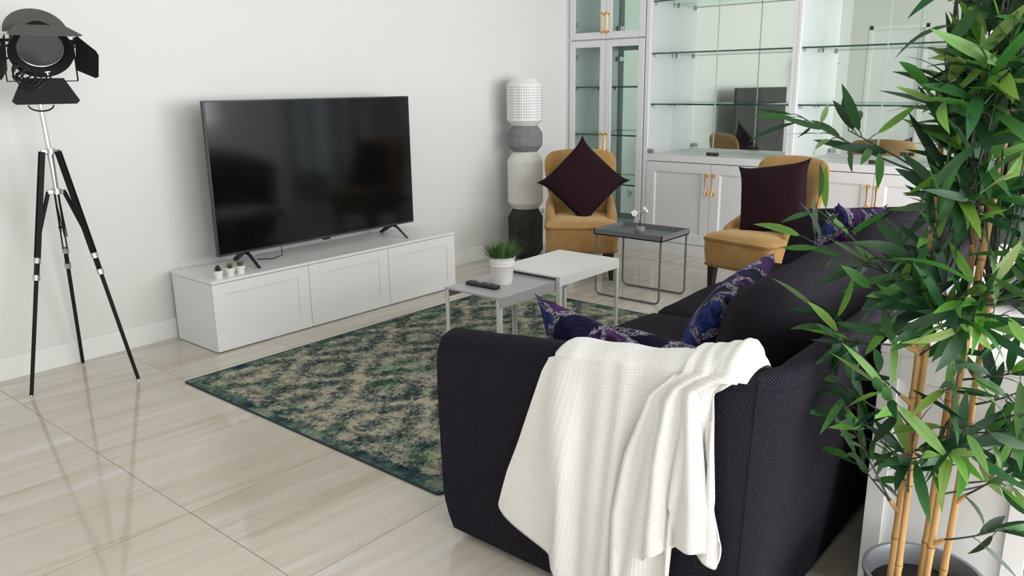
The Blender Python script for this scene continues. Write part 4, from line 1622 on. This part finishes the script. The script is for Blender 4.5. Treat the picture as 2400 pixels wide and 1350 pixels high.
XA, XB = XN + 0.095, XF - 0.095
xm = 2.84
for (x0, x1, sd) in ((XA + 0.02, xm - 0.002, 0.0), (xm + 0.002, XB - 0.02, 5.0)):
    o = build('seat_cushion', soft_box(x0, x1, 0.80, 1.635, 0.272, 0.445, 0.055, crown=0.018, seedv=sd), M['sofaseat'], sofa, smooth=180)
for (x0, x1, sd, dz) in ((1.965, xm + 0.05, 1.0, 0.0), (xm + 0.06, XB - 0.04, 8.0, 0.012)):
    bm = soft_box(x0, x1, -0.115, 0.115, -0.19, 0.19, 0.10, crown=0.035, seedv=sd)
    cx = (x0 + x1) / 2
    for v_ in bm.verts:
        v_.co.z += 0.02 * math.sin((v_.co.x - cx) * 9 + sd) * (v_.co.z + 0.2)
    mt = Matrix.Translation((0, 0.835, 0.632 + dz)) @ Matrix.Rotation(R(14), 4, 'X')
    bmesh.ops.transform(bm, matrix=mt, verts=bm.verts[:])
    build('back_cushion', bm, M['sofaseat'], sofa, smooth=180)

# floral cushions on the sofa
G = 'purple and blue floral cushions on the sofa'
pillow('throw_cushion', 'purple-blue floral cushion leaning inside the near sofa arm, one corner up', axes((1.865, 1.225, 0.525), (0.10, 1.0, 0.17), None, (1, -0.05, 0.52)), 0.46, 0.44, 0.13, M['floral'], None, G, 3, 0.12)
pillow('throw_cushion', 'purple-blue floral cushion leaning on the near back cushion in the middle', axes((2.34, 1.085, 0.60), (1.0, 0.10, 0.10), None, (-0.08, 1, 0.55)), 0.50, 0.42, 0.15, M['floral'], None, G, 4, 0.12)
pillow('throw_cushion', 'purple-blue floral cushion at the far end of the sofa behind the leaves', axes((3.42, 1.06, 0.660), (1.0, -0.15, -0.12), None, (-0.1, 1, 0.35)), 0.46, 0.44, 0.13, M['floral'], None, G, 5, 0.12)
pillow('throw_cushion', 'purple-blue floral cushion lying mostly hidden behind the white blanket', axes((1.965, 0.985, 0.545), (0.3, 1.0, 0.0), None, (0.8, -0.2, 1.0)), 0.42, 0.40, 0.12, M['floral'], None, G, 6, 0.12)

# ------------------------------------------------------------------ white waffle blanket over the near arm
bm = new()
uvl = bm.loops.layers.uv.verify()


def outer_x(z):
    return XN + pl(OUT, z)


def blanket_sheet(left, right, bottoms, NU, NV, off0, folds, inner=0.16, inner_drop=0.12, direct=False):
    """left/right: (y,z) polylines down the outside from the arm top; bottoms: list (u,(y,z))"""
    def edge(tab, f):
        return Vector((pl([(k[0], k[1]) for k in tab], f), pl([(k[0], k[2]) for k in tab], f)))
    grid = []
    for i in range(NU + 1):
        u = i / NU
        col = []
        ytop = lerp(left[0][1], right[0][1], u)
        bo = (pl([(b[0], b[1]) for b in bottoms], u), pl([(b[0], b[2]) for b in bottoms], u))
        T = top_z(ytop)
        NI = 8
        # inner hanging part
        for j in range(NI):
            f = j / (NI - 1)
            z = T - inner_drop * (1 - f) ** 1.0 - 0.01
            x = outer_x(T) + 0.072 + 0.016 + off0 * 0.4 + 0.05 * (1 - f) + 0.004 * math.sin(9 * u)
            col.append((Vector((x, ytop, z)), -0.35 + f * 0.14))
        # over the top (half ellipse)
        NTp = 9
        for j in range(1, NTp):
            a = PI * j / NTp
            xc = outer_x(T) + 0.036
            d0 = off0 + sum(amp * math.exp(-((u - uc0) / wd) ** 2) * 0.25 for (uc0, uc1, wd, amp) in folds)
            x = xc + ((0.052 + off0 * 0.8) if math.cos(a) > 0 else (0.036 + d0)) * math.cos(a)
            lift = 0.030 * min(1.0, max(0.0, (ytop - 0.74) / -0.09)) if ytop < 0.74 else 0.0
            cl_ = math.sqrt(1 - 0.85 * (max(0.0, u - 0.92) / 0.08) ** 2)
            cl_ *= math.sqrt(1 - 0.5 * (max(0.0, 0.05 - u) / 0.05) ** 2)
            z = T - 0.02 + (0.030 + off0 * 0.45 + lift + 0.004 * math.sin(7 * u + 1) + 0.0025 * math.sin(23 * u)) * math.sin(a) * cl_
            col.append((Vector((x, ytop, z)), -0.2 + 0.2 * j / NTp))
        # outside
        for j in range(NV + 1):
            v_ = j / NV
            z = lerp(T - 0.015, bo[1], v_)
            ya = ytop
            # edges follow the given polyline
            yl = pl([(k[2], k[1]) for k in left[::-1]], z)
            yr = pl([(k[2], k[1]) for k in right[::-1]], z)
            y_lin = lerp(ytop, bo[0], v_)
            wl = max(0, 1 - u / 0.18)
            wr = max(0, 1 - (1 - u) / 0.20) ** 1.5
            y = y_lin * (1 - wl - wr) + wl * yl + wr * yr
            if direct:
                y = lerp(yl, yr, u)
            d = off0
            for (uc0, uc1, wd, amp) in folds:
                uc = lerp(uc0, uc1, v_)
                d += amp * math.exp(-((u - uc) / wd) ** 2) * min(1, 0.25 + v_ * 2.2)
            d += 0.004 * noise.noise(Vector((u * 5, v_ * 3, off0 * 50)))
            x = outer_x(z) - d
            col.append((Vector((x, y, z)), v_ * (T - bo[1])))
        grid.append((u, col))
    V = [[bm.verts.new(p[0]) for p in col] for u, col in grid]
    W = 0.62
    for i in range(NU):
        for k in range(len(V[0]) - 1):
            f = bm.faces.new((V[i][k], V[i + 1][k], V[i + 1][k + 1], V[i][k + 1]))
            for lp, (ii, kk) in zip(f.loops, ((i, k), (i + 1, k), (i + 1, k + 1), (i, k + 1))):
                lp[uvl].uv = (grid[ii][0] * W, grid[ii][1][kk][1])


folds_main = [(0.12, 0.24, 0.045, 0.030), (0.30, 0.36, 0.05, 0.012), (0.42, 0.44, 0.04, 0.020), (0.52, 0.47, 0.03, -0.006), (0.66, 0.56, 0.06, 0.030), (0.82, 0.72, 0.05, 0.028), (0.93, 0.90, 0.03, 0.018), (1.0, 1.0, 0.05, 0.012)]
left = [(0, 1.090, 0.80), (0, 1.100, 0.725), (0, 1.130, 0.680), (0, 1.178, 0.577), (0, 1.234, 0.453), (0, 1.287, 0.342), (0, 1.335, 0.215)]
right = [(0, 0.600, 0.83), (0, 0.605, 0.80), (0, 0.640, 0.768), (0, 0.700, 0.735), (0, 0.692, 0.64), (0, 0.682, 0.45), (0, 0.655, 0.36)]
bott = [(0, 1.335, 0.212), (0.06, 1.28, 0.180), (0.18, 1.16, 0.125), (0.22, 1.14, 0.09), (0.26, 1.11, 0.05), (0.60, 0.90, 0.04), (0.725, 0.800, 0.045), (0.74, 0.792, 0.325), (0.84, 0.755, 0.325), (0.93, 0.695, 0.290), (1.0, 0.655, 0.365)]
blanket_sheet(left, right, bott, 120, 60, 0.020, folds_main)
# folded-over layer lying on the right half
left2 = [(0, 0.735, 0.86), (0, 0.750, 0.765), (0, 0.815, 0.70), (0, 0.885, 0.53), (0, 0.932, 0.35), (0, 0.955, 0.13)]
right2 = [(0, 0.615, 0.86), (0, 0.622, 0.80), (0, 0.660, 0.765), (0, 0.702, 0.735), (0, 0.694, 0.64), (0, 0.686, 0.45), (0, 0.69, 0.34)]
bott2 = [(0, 0.955, 0.11), (0.2, 0.90, 0.19), (0.45, 0.85, 0.275), (0.7, 0.79, 0.318), (1.0, 0.70, 0.335)]
blanket_sheet(left2, right2, bott2, 80, 60, 0.036, [(0.02, 0.05, 0.05, 0.016), (0.22, 0.24, 0.07, -0.010), (0.42, 0.46, 0.09, 0.030), (0.62, 0.66, 0.05, -0.006), (0.84, 0.86, 0.10, 0.022)], direct=True)
bl = build('throw_blanket', bm, M['throw'], None, smooth=180, fix=False)
sd = bl.modifiers.new('thick', 'SOLIDIFY')
sd.thickness = 0.004
tag(bl, 'white waffle-knit blanket draped over the near sofa arm', 'blanket')

# ------------------------------------------------------------------ white sideboard behind the sofa
t = thing('sideboard', 'low white panelled sideboard behind the sofa and the bamboo', 'cabinet', (2.03, 0.147, 0))
L_, D_, H_ = 1.60, 0.362, 0.72
bm = new()
box(bm, 0.014, L_, 0.0, D_, 0.0, H_ - 0.02, 0.0015)
build('carcass', bm, M['white'], t)
bm = new()
z0, z1 = 0.0, H_ - 0.021
box(bm, 0, 0.0135, 0, 0.045, z0, z1, 0.001)
box(bm, 0, 0.0135, D_ - 0.045, D_, z0, z1, 0.001)
box(bm, 0, 0.0135, 0.045, D_ - 0.045, z0, 0.155, 0.001)
box(bm, 0, 0.0135, 0.045, D_ - 0.045, z1 - 0.06, z1, 0.001)
build('end_panel', bm, M['white'], t)
build('top_panel', box(new(), -0.004, L_ + 0.004, -0.004, D_ + 0.002, H_ - 0.02, H_, 0.002), M['white'], t)
for k in range(3):
    bm = new()
    a0, a1 = 0.02 + k * 0.51, 0.02 + (k + 1) * 0.51 - 0.004
    box(bm, a0, a1, -0.016, -0.001, 0.05, H_ - 0.03, 0.002)
    d = build('cabinet_door', bm, M['white'], t)
    bm = new()
    tube(bm, [(a1 - 0.05, -0.016, 0.5), (a1 - 0.05, -0.03, 0.5)], 0.008, 8)
    build('knob', bm, M['steel'], d)

t = thing('bowl', 'dark grey bowl on the white sideboard behind the bamboo', 'bowl', (2.66, 0.27, 0.72))
lathe_bm = lathe(new(), [(0, 0), (0.05, 0), (0.10, 0.035), (0.115, 0.075), (0.108, 0.075), (0.092, 0.04), (0.04, 0.012), (0, 0.012)], 28)
build('bowl_body', lathe_bm, M['ceramic'], t)

# ------------------------------------------------------------------ bamboo
PX, PY = 1.835, 0.318
bamboo = thing('potted_bamboo', 'tall artificial bamboo in a round grey pot at the right edge', 'plant', (0, 0, 0))
bm = new()
lathe(bm, [(0, 0), (0.100, 0), (0.108, 0.02), (0.126, 0.240), (0.131, 0.246), (0.131, 0.253), (0.122, 0.253), (0.117, 0.235), (0.112, 0.205), (0, 0.205)], 48, (PX, PY, 0))
build('planter_pot', bm, M['planter'], bamboo)
build('soil', lathe(new(), [(0, 0.205), (0.1115, 0.2055), (0.08, 0.213), (0, 0.218)], 24, (PX, PY, 0)), M['soil'], bamboo)

canes = [  # bottom (x,y), top (x,y,z), radius
    ((1.80, 0.380), (1.845, 0.392, 1.22), 0.0072),
    ((1.765, 0.357), (1.845, 0.372, 0.895), 0.0072),
    ((1.84, 0.325), (1.87, 0.303, 1.40), 0.0076),
    ((1.80, 0.307), (1.84, 0.276, 1.30), 0.0078),
    ((1.83, 0.280), (1.86, 0.268, 0.925), 0.0076),
]
rnd = random.Random(21)
cane_fn = []
for (b, tp, r_) in canes:
    B_, T_ = Vector((b[0], b[1], 0.206)), Vector(tp)
    H_ = T_.z - 0.206
    bm = new()
    pts, rad = [], []
    bow = rnd.uniform(-0.006, 0.006)
    ns = max(4, int(H_ / 0.16))
    nodes = sorted([0.1 + rnd.uniform(0, 0.04)] + [0.1 + (k + rnd.uniform(0.2, 0.8)) * (0.88 / ns) for k in range(1, ns)])
    K = 60
    for k in range(K + 1):
        f = k / K
        p = B_.lerp(T_, f) + Vector((0, bow * math.sin(PI * f), 0))
        rr_ = r_ * (1 - 0.08 * f)
        for nf in nodes:
            d = abs(f - nf) * H_
            if d < 0.012:
                rr_ += 0.0018 * (1 - d / 0.012)
        pts.append(p)
        rad.append(rr_)
    tube(bm, pts, rad, 14)
    cn = build('cane', bm, M['bamboo'], bamboo, smooth=60)
    bm = new()
    for nf in nodes + [0.985]:
        p = B_.lerp(T_, nf) + Vector((0, bow * math.sin(PI * nf), 0))
        dd = (T_ - B_).normalized() * 0.0013
        tube(bm, [p - dd, p + dd], r_ + 0.0012, 14)
    build('node_ring', bm, M['node'], cn)
    cane_fn.append((B_, T_, bow, r_))

TINTS = [(0.011, 0.044, 0.017), (0.015, 0.066, 0.022), (0.026, 0.10, 0.028), (0.045, 0.15, 0.028), (0.11, 0.27, 0.035), (0.20, 0.38, 0.09)]  # own greens first, last two are brighter tints for lit leaves
CAMP = Vector((0, 0, 1.357))
n_sprays = 0


def spray(root, tip, nleaf, size=1.0, bright=0.3, spread=1.0, stub=True, rs=None):
    """a twig from root (on a cane) to tip, with a fan of leaves near its end"""
    global n_sprays
    rs = rs or rnd
    root, tip = Vector(root), Vector(tip)
    d = tip - root
    L_ = d.length
    mid_ = root.lerp(tip, 0.5) + Vector((rs.uniform(-1, 1), rs.uniform(-1, 1), -0.4)) * L_ * 0.08
    cur = []
    for k in range(9):
        f = k / 8
        cur.append(root * (1 - f) ** 2 + mid_ * 2 * f * (1 - f) + tip * f * f)
    bm = new()
    tube(bm, cur, [0.0026 - 0.0014 * k / 8 for k in range(9)], 6)
    leaves = []
    dd = d.normalized() if L_ > 1e-4 else Vector((0, 0, 1))
    for k in range(nleaf):
        f = 1.0 - 0.62 * (k / max(1, nleaf)) ** 1.2 if nleaf > 3 else 1.0
        idx = f * 8
        i0 = min(7, int(idx))
        base = cur[i0].lerp(cur[i0 + 1], idx - i0)
        rv = Vector((rs.gauss(0, 1), rs.gauss(0, 1), rs.gauss(0, 0.8)))
        if rv.length < 0.1:
            rv = Vector((1, 0, 0))
        rv.normalize()
        ld = (dd * rs.uniform(0.3, 1.1) + rv * spread + Vector((0, 0, rs.uniform(-0.30, 0.25)))).normalized()
        sl = rs.uniform(0.008, 0.028)
        tube(bm, [base, base + ld * sl * 0.6 + Vector((0, 0, 0.002)), base + ld * sl], [0.0012, 0.0010, 0.0009], 5)
        leaves.append((base + ld * sl, ld))
    nm = build('branch', bm, M['twig'], bamboo, smooth=60)
    bm = new()
    tl = bm.loops.layers.float_color.new('tint')
    uvl_ = bm.loops.layers.uv.verify()
    for (p, ld) in leaves:
        g = rs.random()
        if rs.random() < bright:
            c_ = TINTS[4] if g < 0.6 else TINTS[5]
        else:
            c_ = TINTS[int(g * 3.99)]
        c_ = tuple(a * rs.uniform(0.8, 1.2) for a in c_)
        nr = Vector((rs.uniform(-1, 1), rs.uniform(-1, 1), rs.uniform(0.3, 1.2)))
        if rs.random() < 0.5:
            nr += (CAMP - p).normalized() * -0.0 + Vector((-0.8, -0.5, 0.2))
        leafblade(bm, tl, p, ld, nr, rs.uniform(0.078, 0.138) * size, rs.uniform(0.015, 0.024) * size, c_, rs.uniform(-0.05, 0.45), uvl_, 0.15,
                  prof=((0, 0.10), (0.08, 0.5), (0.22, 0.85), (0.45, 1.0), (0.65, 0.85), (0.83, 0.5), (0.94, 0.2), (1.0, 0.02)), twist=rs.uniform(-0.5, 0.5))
    build('leaves', bm, M['leaf'], nm, smooth=180, fix=False)
    n_sprays += 1


def stub_on(ci, z, side):
    """short forked bamboo stub on a cane; returns its tip"""
    B_, T_, bow, r_ = cane_fn[ci]
    f = (z - B_.z) / (T_.z - B_.z)
    p = B_.lerp(T_, f) + Vector((0, bow * math.sin(PI * f), 0))
    tipp = p + Vector((side[0], side[1], side[2])).normalized() * 0.040
    bm = new()
    tube(bm, [p, p.lerp(tipp, 0.55), tipp], [0.006, 0.0052, 0.0042], 10)
    build('cane_stub', bm, M['bamboo'], bamboo)
    return tipp


# long, individually placed branches (y to the left of the picture is larger)
LB = [
    # cane, z on cane, tip (x,y,z), leaves, size, bright
    (0, 0.400, (1.80, 0.475, 0.50), 9, 0.85, 0.05),
    (0, 0.400, (1.74, 0.50, 0.64), 8, 1.0, 0.25),
    (2, 0.395, (1.86, 0.36, 0.47), 4, 0.8, 0.0),
    (3, 0.345, (1.80, 0.175, 0.44), 9, 0.95, 0.0),
    (4, 0.445, (1.82, 0.19, 0.56), 10, 1.0, 0.25),
    (4, 0.62, (1.80, 0.13, 0.74), 11, 1.05, 0.2),
    (1, 0.45, (1.70, 0.345, 0.60), 11, 1.0, 0.30),
    (1, 0.60, (1.66, 0.40, 0.74), 13, 1.05, 0.30),
    (0, 0.60, (1.72, 0.52, 0.72), 10, 1.0, 0.15),
    (0, 0.66, (1.70, 0.555, 0.865), 12, 0.95, 0.35),
    (0, 0.92, (1.72, 0.60, 1.02), 9, 0.9, 0.25),
    (0, 0.78, (1.70, 0.50, 0.82), 8, 1.0, 0.15),
    (0, 0.78, (1.72, 0.46, 0.93), 8, 1.05, 0.15),
    (0, 0.52, (1.70, 0.46, 0.66), 8, 1.0, 0.2),
    (0, 0.92, (1.74, 0.60, 1.09), 8, 0.9, 0.05),
    (0, 1.15, (1.76, 0.66, 1.285), 11, 0.85, 0.30),
    (0, 1.15, (1.78, 0.56, 1.255), 9, 0.95, 0.10),
    (3, 0.80, (1.70, 0.26, 0.96), 12, 1.2, 0.40),
    (3, 0.80, (1.72, 0.34, 0.90), 12, 1.05, 0.25),
    (4, 0.905, (1.80, 0.18, 1.02), 13, 1.1, 0.15),
    (4, 0.905, (1.84, 0.14, 0.86), 13, 1.1, 0.1),
    (1, 0.885, (1.74, 0.40, 1.02), 13, 1.1, 0.15),
    (1, 0.885, (1.78, 0.47, 0.97), 13, 1.0, 0.1),
    (2, 1.0, (1.74, 0.30, 1.13), 13, 1.1, 0.15),
]
done = set()
for (ci, z, tip, nl, sz, br) in LB:
    B_, T_, bow, r_ = cane_fn[ci]
    key = (ci, round(z, 2))
    side_ = Vector(tip) - Vector((T_.x, T_.y, z))
    side_.z = abs(side_.z) * 0.5 + 0.05
    st_ = stub_on(ci, min(z, T_.z - 0.03), (side_.x, side_.y, side_.z + 0.02))
    spray(st_, tip, nl, sz, br, 0.95)
# dense crown
rc = random.Random(5)
for k in range(56):
    ci = rc.choice([0, 1, 2, 3, 4])
    B_, T_, bow, r_ = cane_fn[ci]
    z = rc.uniform(1.08, 1.86)
    zz = min(z - 0.06, T_.z)
    f = (zz - B_.z) / (T_.z - B_.z)
    root = B_.lerp(T_, min(1, f))
    wid = 0.145 if z < 1.7 else 0.15
    tip = Vector((rc.uniform(1.68, 2.0), rc.uniform(0.14, 0.395), z + rc.uniform(-0.03, 0.05)))
    spray(root, tip, rc.randint(10, 14), 1.12, 0.22, 0.9, rs=rc)
# right-hand side foliage, mid height
for k in range(14):
    ci = rc.choice([3, 4])
    B_, T_, bow, r_ = cane_fn[ci]
    z = rc.uniform(0.52, 1.05)
    root = B_.lerp(T_, (min(z - 0.05, T_.z) - B_.z) / (T_.z - B_.z))
    tip = Vector((rc.uniform(1.78, 2.02), rc.uniform(0.10, 0.24), z))
    spray(root, tip, rc.randint(9, 12), 1.0, 0.12, 0.9, rs=rc)
# loose sprays around the canes, mid height
for k in range(16):
    ci = rc.choice([0, 1, 2, 3, 4])
    B_, T_, bow, r_ = cane_fn[ci]
    z = rc.uniform(0.56, 0.98)
    root = B_.lerp(T_, (min(z - 0.07, T_.z) - B_.z) / (T_.z - B_.z))
    tip = Vector((rc.uniform(1.68, 1.80), rc.uniform(0.20, 0.42), z))
    spray(root, tip, rc.randint(6, 8), 1.05, 0.25, 0.9, rs=rc)
# upright dark wire stems that carry the crown
bm = new()
for ci in range(5):
    B_, T_, bow, r_ = cane_fn[ci]
    tube(bm, [T_ - Vector((0, 0, 0.02)), T_ + Vector((0.004, 0.004, 0.25)), T_ + Vector((-0.004, 0.0, 1.88 - T_.z))], [0.005, 0.004, 0.002], 6)
build('wire_stem', bm, M['twig'], bamboo)
